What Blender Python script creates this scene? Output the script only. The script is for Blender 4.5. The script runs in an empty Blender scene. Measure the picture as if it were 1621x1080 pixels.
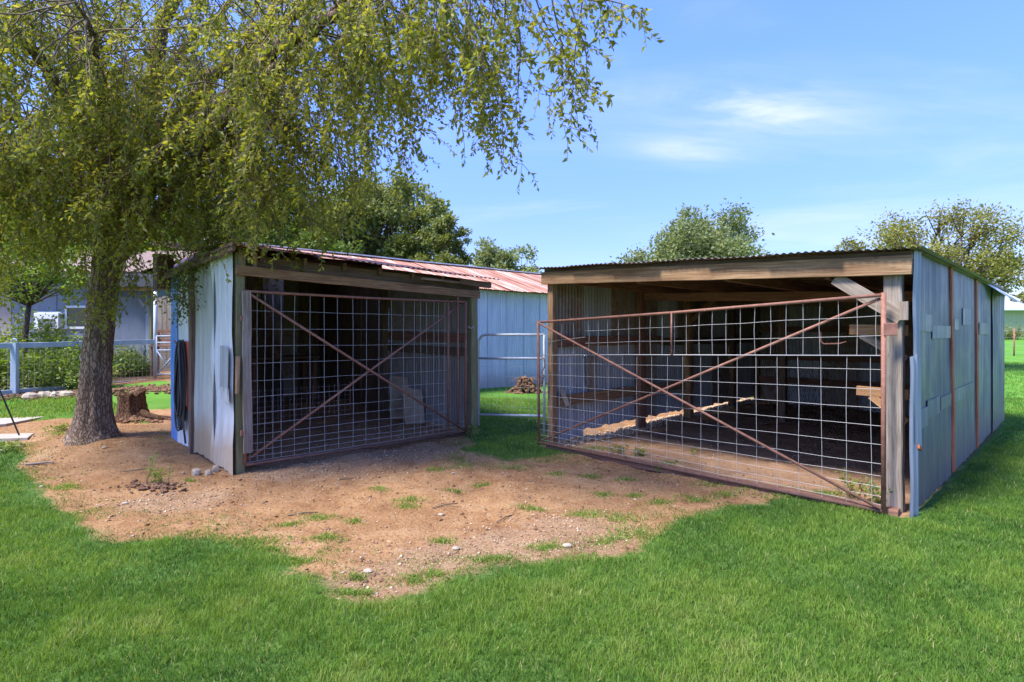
import bpy, math, random
import numpy as np
from mathutils import Vector, Matrix

# ------------------------------------------------------------------ camera, sky, sun, exposure
sc = bpy.context.scene
COL = sc.collection
F = 900.0; CX = 810.5; HY = 525.0; EYE = 1.6          # calibration in photo pixels / metres
cam_d = bpy.data.cameras.new('camera'); cam = bpy.data.objects.new('camera', cam_d); COL.objects.link(cam)
cam.location = (0, 0, EYE); cam.rotation_euler = (math.pi/2, 0, 0)
cam_d.sensor_fit = 'HORIZONTAL'; cam_d.sensor_width = 36.0; cam_d.lens = F/1621*36
cam_d.shift_y = -15/1621; cam_d.clip_start = 0.05; cam_d.clip_end = 2000
sc.camera = cam
SUN = Vector((-0.47, -0.25, 0.85)).normalized()
sun_el = math.asin(SUN.z); sun_az = math.atan2(SUN.x, SUN.y)

w = bpy.data.worlds.new('World'); sc.world = w; w.use_nodes = True
nt = w.node_tree; nt.nodes.clear()
def wn(t, **k):
    n = nt.nodes.new(t)
    for a, b in k.items(): setattr(n, a, b)
    return n
def wmath(op, a, b=None, c=None):
    n = wn('ShaderNodeMath', operation=op)
    for i, v in enumerate((a, b, c)):
        if v is None: continue
        if isinstance(v, (int, float)): n.inputs[i].default_value = v
        else: nt.links.new(v, n.inputs[i])
    return n.outputs[0]
sky = wn('ShaderNodeTexSky', sky_type='NISHITA', sun_disc=False)
sky.sun_elevation = sun_el; sky.sun_rotation = sun_az; sky.altitude = 100
sky.air_density = 1.0; sky.dust_density = 0.6; sky.ozone_density = 2.0
hs = wn('ShaderNodeHueSaturation'); hs.inputs['Saturation'].default_value = 1.08; hs.inputs['Hue'].default_value = 0.519
nt.links.new(sky.outputs[0], hs.inputs['Color'])
# thin high cloud, spread over the whole sky, projected on a flat layer overhead
tc = wn('ShaderNodeTexCoord'); sx = wn('ShaderNodeSeparateXYZ'); nt.links.new(tc.outputs['Generated'], sx.inputs[0])
zz = wmath('MAXIMUM', wmath('ADD', sx.outputs[2], 0.06), 0.05)
px_ = wmath('DIVIDE', sx.outputs[0], zz); py_ = wmath('DIVIDE', sx.outputs[1], zz)
cb = wn('ShaderNodeCombineXYZ'); nt.links.new(px_, cb.inputs[0]); nt.links.new(py_, cb.inputs[1])
def cloud(scale, lo, hi, rot, st, off=(0, 0, 0)):
    mp = wn('ShaderNodeMapping'); mp.inputs['Rotation'].default_value = (0, 0, rot); mp.inputs['Scale'].default_value = st
    mp.inputs['Location'].default_value = off
    nt.links.new(cb.outputs[0], mp.inputs[0])
    no = wn('ShaderNodeTexNoise'); no.inputs['Scale'].default_value = scale; no.inputs['Detail'].default_value = 7
    no.inputs['Roughness'].default_value = 0.6; no.inputs['Distortion'].default_value = 0.9
    nt.links.new(mp.outputs[0], no.inputs['Vector'])
    mr = wn('ShaderNodeMapRange', interpolation_type='SMOOTHSTEP'); mr.inputs[1].default_value = lo; mr.inputs[2].default_value = hi
    nt.links.new(no.outputs[0], mr.inputs[0]); return mr.outputs[0]
def wisp(cx, cy, rx, ry, rot, amp):
    # a soft wisp at a place of the cloud layer
    dx = wmath('SUBTRACT', px_, cx); dy = wmath('SUBTRACT', py_, cy)
    a = wmath('ADD', wmath('MULTIPLY', dx, math.cos(rot)/rx), wmath('MULTIPLY', dy, math.sin(rot)/rx))
    b = wmath('ADD', wmath('MULTIPLY', dx, -math.sin(rot)/ry), wmath('MULTIPLY', dy, math.cos(rot)/ry))
    r2 = wmath('ADD', wmath('MULTIPLY', a, a), wmath('MULTIPLY', b, b))
    return wmath('MULTIPLY', wmath('POWER', 2.718, wmath('MULTIPLY', r2, -1.0)), amp)
def layer(px, py):
    d = Vector(((px-CX)/F, 1, (HY-py)/F)).normalized(); z = d.z+0.06
    return d.x/z, d.y/z
thin = cloud(0.55, 0.46, 0.85, 0.5, (0.55, 1.0, 1), (3.1, 1.7, 0))
fine = cloud(1.6, 0.30, 0.72, 0.35, (0.6, 1.5, 1), (0.4, 2.2, 0))
w1 = wisp(*layer(1190, 172), 0.40, 0.18, 0.25, .85)
w2 = wisp(*layer(1092, 240), 0.28, 0.13, 0.3, .55)
cl = wmath('MULTIPLY', wmath('ADD', w1, w2), fine)
cl = wmath('MINIMUM', wmath('ADD', cl, wmath('MULTIPLY', thin, 0.45)), 0.75)
mixc = wn('ShaderNodeMix', data_type='RGBA')
hr = wn('ShaderNodeMapRange', interpolation_type='SMOOTHSTEP'); hr.inputs[1].default_value = 0.0; hr.inputs[2].default_value = 0.50
nt.links.new(sx.outputs[2], hr.inputs[0])
hm_ = wn('ShaderNodeMix', data_type='RGBA'); nt.links.new(hr.outputs[0], hm_.inputs[0]); hm_.inputs[6].default_value = (0.265, 0.28, 0.40, 1); hm_.inputs[7].default_value = (0.44, 0.57, 0.84, 1)
hx_ = wn('ShaderNodeMix', data_type='RGBA', blend_type='MULTIPLY'); hx_.inputs[0].default_value = 1; nt.links.new(hs.outputs[0], hx_.inputs[6]); nt.links.new(hm_.outputs[2], hx_.inputs[7])
nt.links.new(cl, mixc.inputs[0]); nt.links.new(hx_.outputs[2], mixc.inputs[6]); mixc.inputs[7].default_value = (1.75, 1.85, 2.0, 1)
bg = wn('ShaderNodeBackground'); bg.inputs['Strength'].default_value = 0.15
nt.links.new(mixc.outputs[2], bg.inputs['Color'])
wo = wn('ShaderNodeOutputWorld'); nt.links.new(bg.outputs[0], wo.inputs[0])

sd = bpy.data.lights.new('sun', 'SUN'); sd.energy = 2.2; sd.angle = math.radians(14); sd.color = (1.0, 0.955, 0.88)
so = bpy.data.objects.new('sun', sd); COL.objects.link(so); so.rotation_euler = SUN.to_track_quat('Z', 'Y').to_euler(); so.location = (-20, -10, 30)
vs = sc.view_settings; vs.view_transform = 'Standard'; vs.look = 'None'; vs.gamma = 1; vs.use_curve_mapping = False; vs.exposure = 2.08
sc.cycles.max_bounces = 8; sc.cycles.transparent_max_bounces = 8; sc.cycles.use_denoising = True

# ------------------------------------------------------------------ helpers
rng = np.random.default_rng(7); random.seed(7)
def smooth(t): t = np.clip(t, 0, 1); return t*t*(3-2*t)
def _hash(ix, iy, s):
    n = (ix.astype(np.int64)*374761393 + iy.astype(np.int64)*668265263 + s*974634541) & 0xffffffff
    n = ((n ^ (n >> 13))*1274126177) & 0xffffffff
    return ((n ^ (n >> 16)) & 0xffff)/65535.0
def vnoise(x, y, s=0):
    x = np.asarray(x, float); y = np.asarray(y, float)
    ix = np.floor(x); iy = np.floor(y); fx = smooth(x-ix); fy = smooth(y-iy)
    a = _hash(ix, iy, s); b = _hash(ix+1, iy, s); c = _hash(ix, iy+1, s); d = _hash(ix+1, iy+1, s)
    return (a*(1-fx)+b*fx)*(1-fy)+(c*(1-fx)+d*fx)*fy
def fbm(x, y, s=0, o=4):
    t = 0; a = 0.5; n = 0
    for i in range(o):
        t = t+a*vnoise(np.asarray(x)*2**i, np.asarray(y)*2**i, s+i*17); n += a; a *= 0.5
    return t/n
def gh(x, y):
    x = np.asarray(x, float); y = np.asarray(y, float)
    left = smooth((0.5-x)/5.0)
    zl = 0.045*np.clip(y-7, 0, 30); zr = 0.022*np.clip(y-10, 0, 55)
    return left*zl + (1-left)*zr
def g1(x, y): return float(gh(x, y))
def P(px, py, Y): return Vector(((px-CX)/F*Y, Y, EYE-(py-HY)/F*Y))
def G(px, py):
    Y = 8.0
    for _ in range(60):
        X = (px-CX)/F*Y; z = g1(X, Y); Y = 0.5*Y+0.5*min(200, max(1, F*(EYE-z)/max(py-HY, 1)))
    X = (px-CX)/F*Y
    return Vector((X, Y, g1(X, Y)))
TH = math.atan2(.699, .715)
vv = Vector((math.cos(TH), math.sin(TH), 0)); uu = Vector((-math.sin(TH), math.cos(TH), 0))
EL = Vector((-3.157, 6.457, 0)); BR = Vector((0.498, 8.012, 0))
ML = Matrix.Translation(EL) @ Matrix.Rotation(TH, 4, 'Z')             # left shed frame: x along its front, y to its back
MR = Matrix.Translation(BR) @ Matrix.Rotation(TH-math.pi/2, 4, 'Z')   # right shed frame
MLi = ML.inverted(); MRi = MR.inverted()

class MB:
    def __init__(s): s.v = []; s.f = []; s.uv = []; s.sm = []
    def add(s, verts, faces, uvs=None, smooth_=False):
        o = len(s.v); s.v += [tuple(v) for v in verts]
        for i, f in enumerate(faces):
            s.f.append(tuple(o+k for k in f)); s.sm.append(smooth_)
            s.uv.append(uvs[i] if uvs else [(verts[k][0]+verts[k][1], verts[k][2]) for k in f])
        return s
    def box(s, lo, hi, jit=0.0):
        x0, y0, z0 = lo; x1, y1, z1 = hi
        L = max(((x1-x0), 0), ((y1-y0), 1), ((z1-z0), 2))[1]
        c = [(lo[i]+hi[i])/2 for i in range(3)]; h = [(hi[i]-lo[i])/2 for i in range(3)]
        p = list(c); q = list(c); p[L] -= h[L]; q[L] += h[L]
        a, b = [(1, 2), (0, 2), (0, 1)][L]
        e1 = Vector((0, 0, 0)); e1[a] = 1
        return s.beam(p, q, 2*h[a], 2*h[b], up=None, side=e1, jit=jit)
    def beam(s, p, q, w_, h_, up=(0, 0, 1), side=None, jit=0.0, n=None):
        p = Vector(p); q = Vector(q); d = (q-p); L = d.length; d.normalize()
        if side is None:
            up = Vector(up)
            sd_ = d.cross(up)
            if sd_.length < 1e-4: sd_ = d.cross(Vector((1, 0, 0)))
            sd_.normalize()
        else: sd_ = Vector(side)
        u_ = sd_.cross(d).normalized()
        if n is None: n = max(1, min(14, int(L/0.22))) if jit else 1
        c = min(w_, h_)*0.09
        prof = [(-w_/2+c, -h_/2), (w_/2-c, -h_/2), (w_/2, -h_/2+c), (w_/2, h_/2-c), (w_/2-c, h_/2), (-w_/2+c, h_/2), (-w_/2, h_/2-c), (-w_/2, -h_/2+c)]
        ofs = random.random()*9
        vs_ = []
        for i in range(n+1):
            t = i/n; ox = random.uniform(-jit, jit); oy = random.uniform(-jit, jit)
            for a, b in prof:
                k = random.uniform(-jit, jit)*0.35
                vs_.append(p+d*(L*t)+sd_*(a+ox+k)+u_*(b+oy+k))
        per = [0]
        for i in range(8):
            a = prof[i]; b = prof[(i+1) % 8]; per.append(per[-1]+math.hypot(a[0]-b[0], a[1]-b[1]))
        fs = []; us = []
        for i in range(n):
            for k in range(8):
                k2 = (k+1) % 8
                fs.append((i*8+k, i*8+k2, (i+1)*8+k2, (i+1)*8+k))
                t0 = L*i/n+ofs; t1 = L*(i+1)/n+ofs
                us.append([(t0, per[k]+ofs), (t0, per[k+1]+ofs), (t1, per[k+1]+ofs), (t1, per[k]+ofs)])
        fs.append(tuple(reversed(range(8)))); us.append([(0.01*a+ofs, b+ofs) for a, b in reversed(prof)])
        fs.append(tuple(n*8+k for k in range(8))); us.append([(0.01*a+ofs, b+ofs) for a, b in prof])
        return s.add(vs_, fs, us)
    def tube(s, pts, r, n=8, cap=True, closed=False):
        pts = [Vector(p) for p in pts]; m = len(pts)
        if not isinstance(r, (list, tuple, np.ndarray)): r = [r]*m
        vs_ = []; ref = None; ln = 0; lens = []
        for i, p in enumerate(pts):
            a = pts[max(0, i-1)]; b = pts[min(m-1, i+1)]
            if closed: a = pts[i-1]; b = pts[(i+1) % m]
            d = (b-a); d = d.normalized() if d.length > 1e-9 else Vector((0, 0, 1))
            if ref is None:
                ref = d.orthogonal().normalized()
            ref = (ref-d*ref.dot(d))
            ref = ref.normalized() if ref.length > 1e-6 else d.orthogonal().normalized()
            bi = d.cross(ref)
            if i: ln += (p-pts[i-1]).length
            lens.append(ln)
            for k in range(n):
                a_ = 2*math.pi*k/n
                vs_.append(p+(ref*math.cos(a_)+bi*math.sin(a_))*r[i])
        fs = []; us = []
        R = range(m) if closed else range(m-1)
        for i in R:
            j = (i+1) % m
            for k in range(n):
                k2 = (k+1) % n
                fs.append((i*n+k, i*n+k2, j*n+k2, j*n+k))
                c0 = k/n*2*math.pi*r[i]; c1 = (k+1)/n*2*math.pi*r[i]; l1 = lens[j] if j > i else lens[i]+.1
                us.append([(lens[i], c0), (lens[i], c1), (l1, c1), (l1, c0)])
        if cap and not closed:
            fs.append(tuple(reversed(range(n)))); us.append([(0, 0)]*n)
            fs.append(tuple((m-1)*n+k for k in range(n))); us.append([(0, 0)]*n)
        return s.add(vs_, fs, us, True)
    def sheet(s, p00, p10, p11, p01, pitch=0.068, amp=0.009, ny=6, wob=0.006, nx=None, flip=False, edge=0.0):
        """corrugated sheet: ribs run p00->p01, waves across p00->p10"""
        p00, p10, p11, p01 = map(Vector, (p00, p10, p11, p01))
        W = ((p10-p00).length+(p11-p01).length)/2; H = ((p01-p00).length+(p11-p10).length)/2
        nw = max(1, round(W/pitch)); nx = nx or nw*6
        nor = (p10-p00).cross(p01-p00).normalized()
        if flip: nor = -nor
        sd_ = random.randint(0, 9999); vs_ = []; uvv = []
        ou = random.random()*20; ov = random.random()*20
        for j in range(ny+1):
            t = j/ny
            for i in range(nx+1):
                q = i/nx
                p = (p00*(1-q)+p10*q)*(1-t)+(p01*(1-q)+p11*q)*t
                h = amp*math.cos(2*math.pi*q*nw)+wob*(float(fbm(q*W*2.2+sd_, t*H*1.6, sd_, 2))-.5)*2
                e = 0
                if edge and (j == 0 or j == ny): e = edge*(float(vnoise(q*W*9, j, sd_))-.5)
                vs_.append(p+nor*h+(p01-p00).normalized()*e); uvv.append((q*W+ou, t*H+ov))
        fs = []; us = []
        for j in range(ny):
            for i in range(nx):
                a = j*(nx+1)+i; f = (a, a+1, a+nx+2, a+nx+1); fs.append(f); us.append([uvv[k] for k in f])
        return s.add(vs_, fs, us, True)
    def build(s, name, mat, parent=None, mx=None):
        me = bpy.data.meshes.new(name); me.from_pydata(s.v, [], s.f); 
        ul = me.uv_layers.new(name='UVMap')
        ul.data.foreach_set('uv', np.array([c for f in s.uv for c in f], dtype=np.float32).ravel())
        me.polygons.foreach_set('use_smooth', s.sm)
        me.materials.append(mat); me.update()
        o = bpy.data.objects.new(name, me); COL.objects.link(o)
        if parent is not None: o.parent = parent
        if mx is not None: o.matrix_world = mx
        return o
def tag(o, label=None, cat=None, group=None, kind=None):
    if label: o['label'] = label
    if cat: o['category'] = cat
    if group: o['group'] = group
    if kind: o['kind'] = kind
    return o
def empty(name, mx=None, loc=None):
    o = bpy.data.objects.new(name, None); COL.objects.link(o); o.empty_display_size = 0.2
    if mx is not None: o.matrix_world = mx
    if loc is not None: o.location = loc
    return o
def npmesh(name, verts, loops, starts, mat, parent=None, attrs=None, sm=False, kind=None):
    me = bpy.data.meshes.new(name)
    me.vertices.add(len(verts)); me.vertices.foreach_set('co', np.asarray(verts, np.float32).ravel())
    me.loops.add(len(loops)); me.loops.foreach_set('vertex_index', np.asarray(loops, np.int32))
    me.polygons.add(len(starts)); me.polygons.foreach_set('loop_start', np.asarray(starts, np.int32))
    me.update(calc_edges=True)
    if sm: me.polygons.foreach_set('use_smooth', np.ones(len(starts), bool))
    for k, a in (attrs or {}).items():
        a = np.asarray(a, np.float32)
        if a.ndim == 1:
            at = me.attributes.new(k, 'FLOAT', 'POINT'); at.data.foreach_set('value', a)
        else:
            at = me.attributes.new(k, 'FLOAT_COLOR', 'POINT'); at.data.foreach_set('color', a.ravel())
    me.materials.append(mat); me.validate()
    o = bpy.data.objects.new(name, me); COL.objects.link(o)
    if parent is not None: o.parent = parent
    if kind: o['kind'] = kind
    return o

# ------------------------------------------------------------------ materials
class Mt:
    def __init__(s, name):
        s.m = bpy.data.materials.new(name); s.m.use_nodes = True; s.t = s.m.node_tree; s.t.nodes.clear()
        s.out = s.n('ShaderNodeOutputMaterial'); s.b = s.n('ShaderNodeBsdfPrincipled'); s.l(s.b.outputs[0], s.out.inputs[0])
    def n(s, t, **k):
        x = s.t.nodes.new(t)
        for a, b in k.items(): setattr(x, a, b)
        return x
    def l(s, a, b): s.t.links.new(a, b)
    def put(s, v, sock):
        if hasattr(v, 'links') or hasattr(v, 'is_output'): s.l(v, sock)
        elif isinstance(v, (tuple, list)) and len(v) == 3 and sock.type == 'RGBA': sock.default_value = (*v, 1)
        else: sock.default_value = v
    def coord(s, kind='Object', scale=(1, 1, 1), rnd=True, loc=(0, 0, 0)):
        c = s.n('ShaderNodeTexCoord'); m = s.n('ShaderNodeMapping'); m.inputs['Scale'].default_value = scale; m.inputs['Location'].default_value = loc
        src = c.outputs[kind]
        if rnd:
            oi = s.n('ShaderNodeObjectInfo'); a = s.n('ShaderNodeVectorMath', operation='MULTIPLY_ADD')
            cx_ = s.n('ShaderNodeCombineXYZ')
            for i in range(3): s.l(oi.outputs['Random'], cx_.inputs[i])
            s.l(cx_.outputs[0], a.inputs[0]); a.inputs[1].default_value = (37, 53, 71); s.l(src, a.inputs[2]); src = a.outputs[0]
        s.l(src, m.inputs[0]); return m.outputs[0]
    def noise(s, vec, scale, detail=4, rough=0.55, dist=0.0):
        x = s.n('ShaderNodeTexNoise'); s.l(vec, x.inputs['Vector']); x.inputs['Scale'].default_value = scale
        x.inputs['Detail'].default_value = detail; x.inputs['Roughness'].default_value = rough; x.inputs['Distortion'].default_value = dist
        return x.outputs[0]
    def vor(s, vec, scale, out='Distance', feature='F1'):
        x = s.n('ShaderNodeTexVoronoi', feature=feature); s.l(vec, x.inputs['Vector']); x.inputs['Scale'].default_value = scale
        return x.outputs[out]
    def ramp(s, fac, stops, interp='LINEAR'):
        x = s.n('ShaderNodeValToRGB'); x.color_ramp.interpolation = interp; e = x.color_ramp.elements
        while len(e) < len(stops): e.new(0.5)
        for i, (p, c) in enumerate(stops):
            e[i].position = p; e[i].color = (c, c, c, 1) if isinstance(c, (int, float)) else (*c, 1)
        s.l(fac, x.inputs[0]); return x.outputs[0]
    def mix(s, fac, a, b, mode='MIX'):
        x = s.n('ShaderNodeMix', data_type='RGBA', blend_type=mode)
        s.put(fac, x.inputs[0]); s.put(a, x.inputs[6]); s.put(b, x.inputs[7]); return x.outputs[2]
    def math(s, op, a, b=0.0):
        x = s.n('ShaderNodeMath', operation=op); s.put(a, x.inputs[0]); s.put(b, x.inputs[1]); return x.outputs[0]
    def attr(s, name, col=False):
        x = s.n('ShaderNodeAttribute', attribute_name=name); return x.outputs['Color' if col else 'Fac']
    def rand(s): return s.n('ShaderNodeObjectInfo').outputs['Random']
    def bump(s, h, strength=0.4, dist=0.01):
        x = s.n('ShaderNodeBump'); s.l(h, x.inputs['Height']); x.inputs['Strength'].default_value = strength; x.inputs['Distance'].default_value = dist
        s.l(x.outputs[0], s.b.inputs['Normal'])
    def set(s, col=None, rough=None, metal=None, spec=None):
        if col is not None: s.put(col, s.b.inputs['Base Color'])
        if rough is not None: s.put(rough, s.b.inputs['Roughness'])
        if metal is not None: s.put(metal, s.b.inputs['Metallic'])
        if spec is not None: s.b.inputs['Specular IOR Level'].default_value = spec
        return s
    def leafy(s, col, trans=0.4):
        tr = s.n('ShaderNodeBsdfTranslucent'); mx = s.n('ShaderNodeMixShader'); mx.inputs[0].default_value = trans
        y = s.mix(1.0, col, (1.25, 1.15, 0.5), 'MULTIPLY')
        s.l(y, tr.inputs[0]); s.l(s.b.outputs[0], mx.inputs[1]); s.l(tr.outputs[0], mx.inputs[2]); s.l(mx.outputs[0], s.out.inputs[0])

def wood(name, dark, mid, light, rough=0.85, green=0.0):
    m = Mt(name); v = m.coord('UV', (1.3, 26, 1)); v2 = m.coord('UV', (0.8, 3, 1))
    n = m.noise(v, 2.2, 6, 0.65, 0.6); b = m.noise(v2, 2.0, 5, 0.6)
    c = m.ramp(n, [(0.25, dark), (0.5, mid), (0.78, light)])
    c = m.mix(m.ramp(b, [(0.35, 0.0), (0.7, 0.75)]), c, m.mix(1, c, (0.62, 0.52, 0.45), 'MULTIPLY'))
    k = m.vor(m.coord('UV', (3, 16, 1)), 1.1)
    c = m.mix(m.ramp(k, [(0.03, 0.85), (0.09, 0.0)]), c, dark)
    if green: c = m.mix(m.math('MULTIPLY', m.ramp(b, [(0.3, 0), (0.6, 1)]), green), c, (0.20, 0.22, 0.09))
    m.set(c, rough, 0, 0.25); m.bump(n, 0.5, 0.006); return m.m
M = {}
M['wood'] = wood('weathered_wood', (0.10, 0.055, 0.03), (0.30, 0.185, 0.10), (0.48, 0.33, 0.19))
M['wood_grey'] = wood('grey_wood', (0.12, 0.095, 0.075), (0.30, 0.25, 0.20), (0.46, 0.41, 0.34))
M['wood_green'] = wood('mossy_wood', (0.10, 0.08, 0.045), (0.26, 0.22, 0.13), (0.40, 0.36, 0.22), green=0.6)
M['wood_dark'] = wood('dark_wood', (0.06, 0.04, 0.027), (0.17, 0.115, 0.08), (0.28, 0.195, 0.135))
M['wood_red'] = wood('reddish_wood', (0.10, 0.05, 0.035), (0.25, 0.13, 0.088), (0.37, 0.22, 0.15))
M['wood_new'] = wood('tan_wood', (0.22, 0.11, 0.05), (0.42, 0.23, 0.11), (0.55, 0.34, 0.18))

def metal(name, a, b, c, streak=0.6, rust=0.15, rustc=(0.22, 0.09, 0.045), metal_=0.45, rough=0.48, foot=0.0):
    m = Mt(name); v = m.coord('UV', (5.5, 0.35, 1)); v2 = m.coord('UV', (1, 1, 1)); v3 = m.coord('UV', (16, 0.8, 1))
    n = m.noise(v, 2.0, 5, 0.6, 0.3); big = m.noise(v2, 1.4, 4, 0.6); f = m.noise(v3, 3.0, 4, 0.7)
    col = m.ramp(n, [(0.28, a), (0.5, b), (0.72, c)])
    col = m.mix(m.ramp(big, [(0.35, 0.0), (0.75, streak)]), col, m.mix(0.5, a, b))
    col = m.mix(m.math('MULTIPLY', m.ramp(f, [(0.56, 0.0), (0.75, 1.0)]), 0.45), col, c)
    sp = m.noise(v2, 9, 6, 0.7)
    rr = m.math('MULTIPLY', m.ramp(m.math('ADD', m.math('MULTIPLY', sp, 0.5), m.math('MULTIPLY', n, 0.5)), [(0.60-rust*0.5, 0.0), (0.70-rust*0.3, 1.0)]), min(1, rust*3))
    col = m.mix(rr, col, rustc)
    col = m.mix(1.0, col, m.ramp(m.rand(), [(0.0, 0.80), (1.0, 1.08)]), 'MULTIPLY')
    if foot:
        g = m.n('ShaderNodeNewGeometry'); sz = m.n('ShaderNodeSeparateXYZ'); m.l(g.outputs['Position'], sz.inputs[0])
        z = m.math('SUBTRACT', sz.outputs[2], m.math('MULTIPLY', big, 0.5))
        col = m.mix(m.ramp(z, [(0.0, foot), (0.35, 0.0)]), col, (0.34, 0.24, 0.13))
    m.set(col, m.ramp(big, [(0.3, rough-0.08), (0.7, rough+0.15)]), metal_); m.bump(m.math('ADD', sp, n), 0.12, 0.004); return m.m
M['galv'] = metal('galvanised_sheet', (0.085, 0.09, 0.12), (0.165, 0.172, 0.215), (0.31, 0.31, 0.35), rust=0.08, foot=0.3, streak=.8)
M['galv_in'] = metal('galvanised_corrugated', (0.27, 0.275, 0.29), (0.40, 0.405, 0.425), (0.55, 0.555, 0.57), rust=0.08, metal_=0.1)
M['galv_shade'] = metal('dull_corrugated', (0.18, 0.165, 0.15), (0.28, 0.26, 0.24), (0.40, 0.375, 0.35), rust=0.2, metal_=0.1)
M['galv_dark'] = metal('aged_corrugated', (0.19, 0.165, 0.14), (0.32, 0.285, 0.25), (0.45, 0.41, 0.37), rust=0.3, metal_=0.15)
M['paint_pale'] = metal('pale_painted_sheet', (0.40, 0.41, 0.43), (0.52, 0.53, 0.55), (0.66, 0.66, 0.66), rust=0.06, metal_=0.1, foot=0.75)
M['paint_green'] = metal('greenish_sheet', (0.33, 0.34, 0.31), (0.43, 0.44, 0.405), (0.53, 0.54, 0.50), rust=0.04, metal_=0.1, foot=0.85)
M['barn_blue'] = metal('blue_painted_corrugated', (0.42, 0.44, 0.50), (0.55, 0.575, 0.63), (0.68, 0.70, 0.73), rust=0.04, metal_=0.05, rough=0.6, rustc=(0.2, .2, .22), foot=.45)
M['white_sheet'] = metal('white_sheet', (0.55, 0.58, 0.62), (0.68, 0.70, 0.73), (0.78, 0.79, 0.80), rust=0.03, metal_=0.05)
M['blue_sheet'] = metal('bright_blue_sheet', (0.03, 0.17, 0.50), (0.04, 0.24, 0.66), (0.07, 0.32, 0.75), rust=0.0, metal_=0.05, foot=0.2)
M['strip_bright'] = metal('crimped_strip', (0.28, 0.29, 0.32), (0.37, 0.38, 0.41), (0.48, 0.49, 0.51), rust=0.03, metal_=0.3)
M['rust_roof'] = None
def rust_roof():
    m = Mt('rusty_red_roof'); v = m.coord('UV', (3.2, 0.16, 1)); v2 = m.coord('UV', (1, 1, 1)); v3 = m.coord('UV', (9, 0.3, 1))
    n = m.noise(v, 2.4, 4, 0.6); s_ = m.noise(v3, 2.0, 4, 0.6); b = m.noise(v2, 2.0, 5, 0.65)
    c = m.ramp(n, [(0.36, (0.22, 0.085, 0.045)), (0.48, (0.34, 0.14, 0.08)), (0.56, (0.43, 0.245, 0.16)), (0.66, (0.56, 0.47, 0.40))])
    c = m.mix(m.ramp(s_, [(0.52, 0), (0.75, 0.5)]), c, (0.60, 0.51, 0.45))
    c = m.mix(m.ramp(b, [(0.5, 0), (0.75, 0.6)]), c, (0.24, 0.09, 0.06))
    m.set(c, 0.6, 0.1); m.bump(b, 0.2, 0.004); return m.m
M['rust_roof'] = rust_roof()
def rusty(name, a, b, rough=0.75):
    m = Mt(name); v = m.coord('Object', (1, 1, 1)); n = m.noise(v, 14, 6, 0.7)
    m.set(m.ramp(n, [(0.3, a), (0.7, b)]), rough, 0.1); m.bump(n, 0.3, 0.003); return m.m
M['rust'] = rusty('rusty_pipe', (0.18, 0.075, 0.048), (0.35, 0.165, 0.11))
M['muddy'] = rusty('muddy_pipe', (0.10, 0.05, 0.035), (0.19, 0.10, 0.07), .9)
M['rust_strip'] = rusty('rust_orange_strip', (0.34, 0.095, 0.035), (0.50, 0.165, 0.065))
M['wire'] = Mt('wire').set((0.45, 0.435, 0.41), 0.55, 0.2).m
M['pipe'] = rusty('galvanised_pipe', (0.38, 0.40, 0.42), (0.55, 0.57, 0.59), 0.42)
M['tape'] = metal('old_tape', (0.13, 0.135, 0.165), (0.215, 0.22, 0.26), (0.36, 0.36, 0.39), rust=0.05)
M['rubber'] = Mt('black_rubber').set((0.035, 0.04, 0.045), 0.42).m
M['iron'] = Mt('black_iron').set((0.02, 0.02, 0.022), 0.5).m
M['red_panel'] = rusty('red_panel', (0.50, 0.10, 0.06), (0.62, 0.17, 0.11), 0.6)
def stone(name, a, b, sc_=9):
    m = Mt(name); v = m.coord('Object'); n = m.noise(v, sc_, 6, 0.65); n2 = m.noise(v, sc_*6, 4, 0.7)
    c = m.mix(m.ramp(n2, [(0.45, 0), (0.75, 0.5)]), m.ramp(n, [(0.3, a), (0.7, b)]), a)
    m.set(c, 0.9, 0, 0.2); m.bump(m.math('ADD', n, n2), 0.5, 0.008); return m.m
M['stone'] = stone('limestone', (0.30, 0.235, 0.165), (0.47, 0.40, 0.31))
M['concrete'] = stone('concrete', (0.33, 0.28, 0.22), (0.46, 0.40, 0.33), 4)
M['slab'] = stone('stone_slab', (0.24, 0.175, 0.12), (0.40, 0.31, 0.22), 5)
M['clod'] = stone('earth_clods', (0.11, 0.06, 0.035), (0.24, 0.135, 0.08), 12)
M['chaff'] = stone('dry_litter', (0.40, 0.27, 0.16), (0.62, 0.46, 0.30), 30)
def gravel_mat():
    m = Mt('gravel'); c = m.attr('Col', True); m.set(c, 0.9, 0, 0.2); return m.m
M['gravel'] = gravel_mat()
def bark(name, a, b, c_, sc_=1.0):
    m = Mt(name); v = m.coord('Object', (15*sc_, 15*sc_, 4.2*sc_)); v2 = m.coord('Object', (1, 1, 1))
    nv = m.n('ShaderNodeTexNoise'); m.l(v, nv.inputs['Vector']); nv.inputs['Scale'].default_value = 1.6; nv.inputs['Detail'].default_value = 4
    va = m.n('ShaderNodeVectorMath', operation='MULTIPLY_ADD'); m.l(nv.outputs['Color'], va.inputs[0]); va.inputs[1].default_value = (1.1, 1.1, 1.1); m.l(v, va.inputs[2])
    d = m.vor(va.outputs[0], 1.9, 'Distance', 'DISTANCE_TO_EDGE'); n = m.noise(v, 3.5, 7, 0.75); big = m.noise(v2, 2.2, 4)
    h = m.math('ADD', m.ramp(d, [(0.0, 0.0), (0.16, 0.8)]), m.math('MULTIPLY', n, 1.1))
    c = m.ramp(m.math('MULTIPLY', h, 0.6), [(0.12, a), (0.5, b), (0.95, c_)])
    c = m.mix(m.ramp(big, [(0.4, 0), (0.7, 0.5)]), c, (0.19, 0.10, 0.055))
    m.set(c, 0.92, 0, 0.15); m.bump(h, 1.0, 0.03); return m.m
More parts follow.
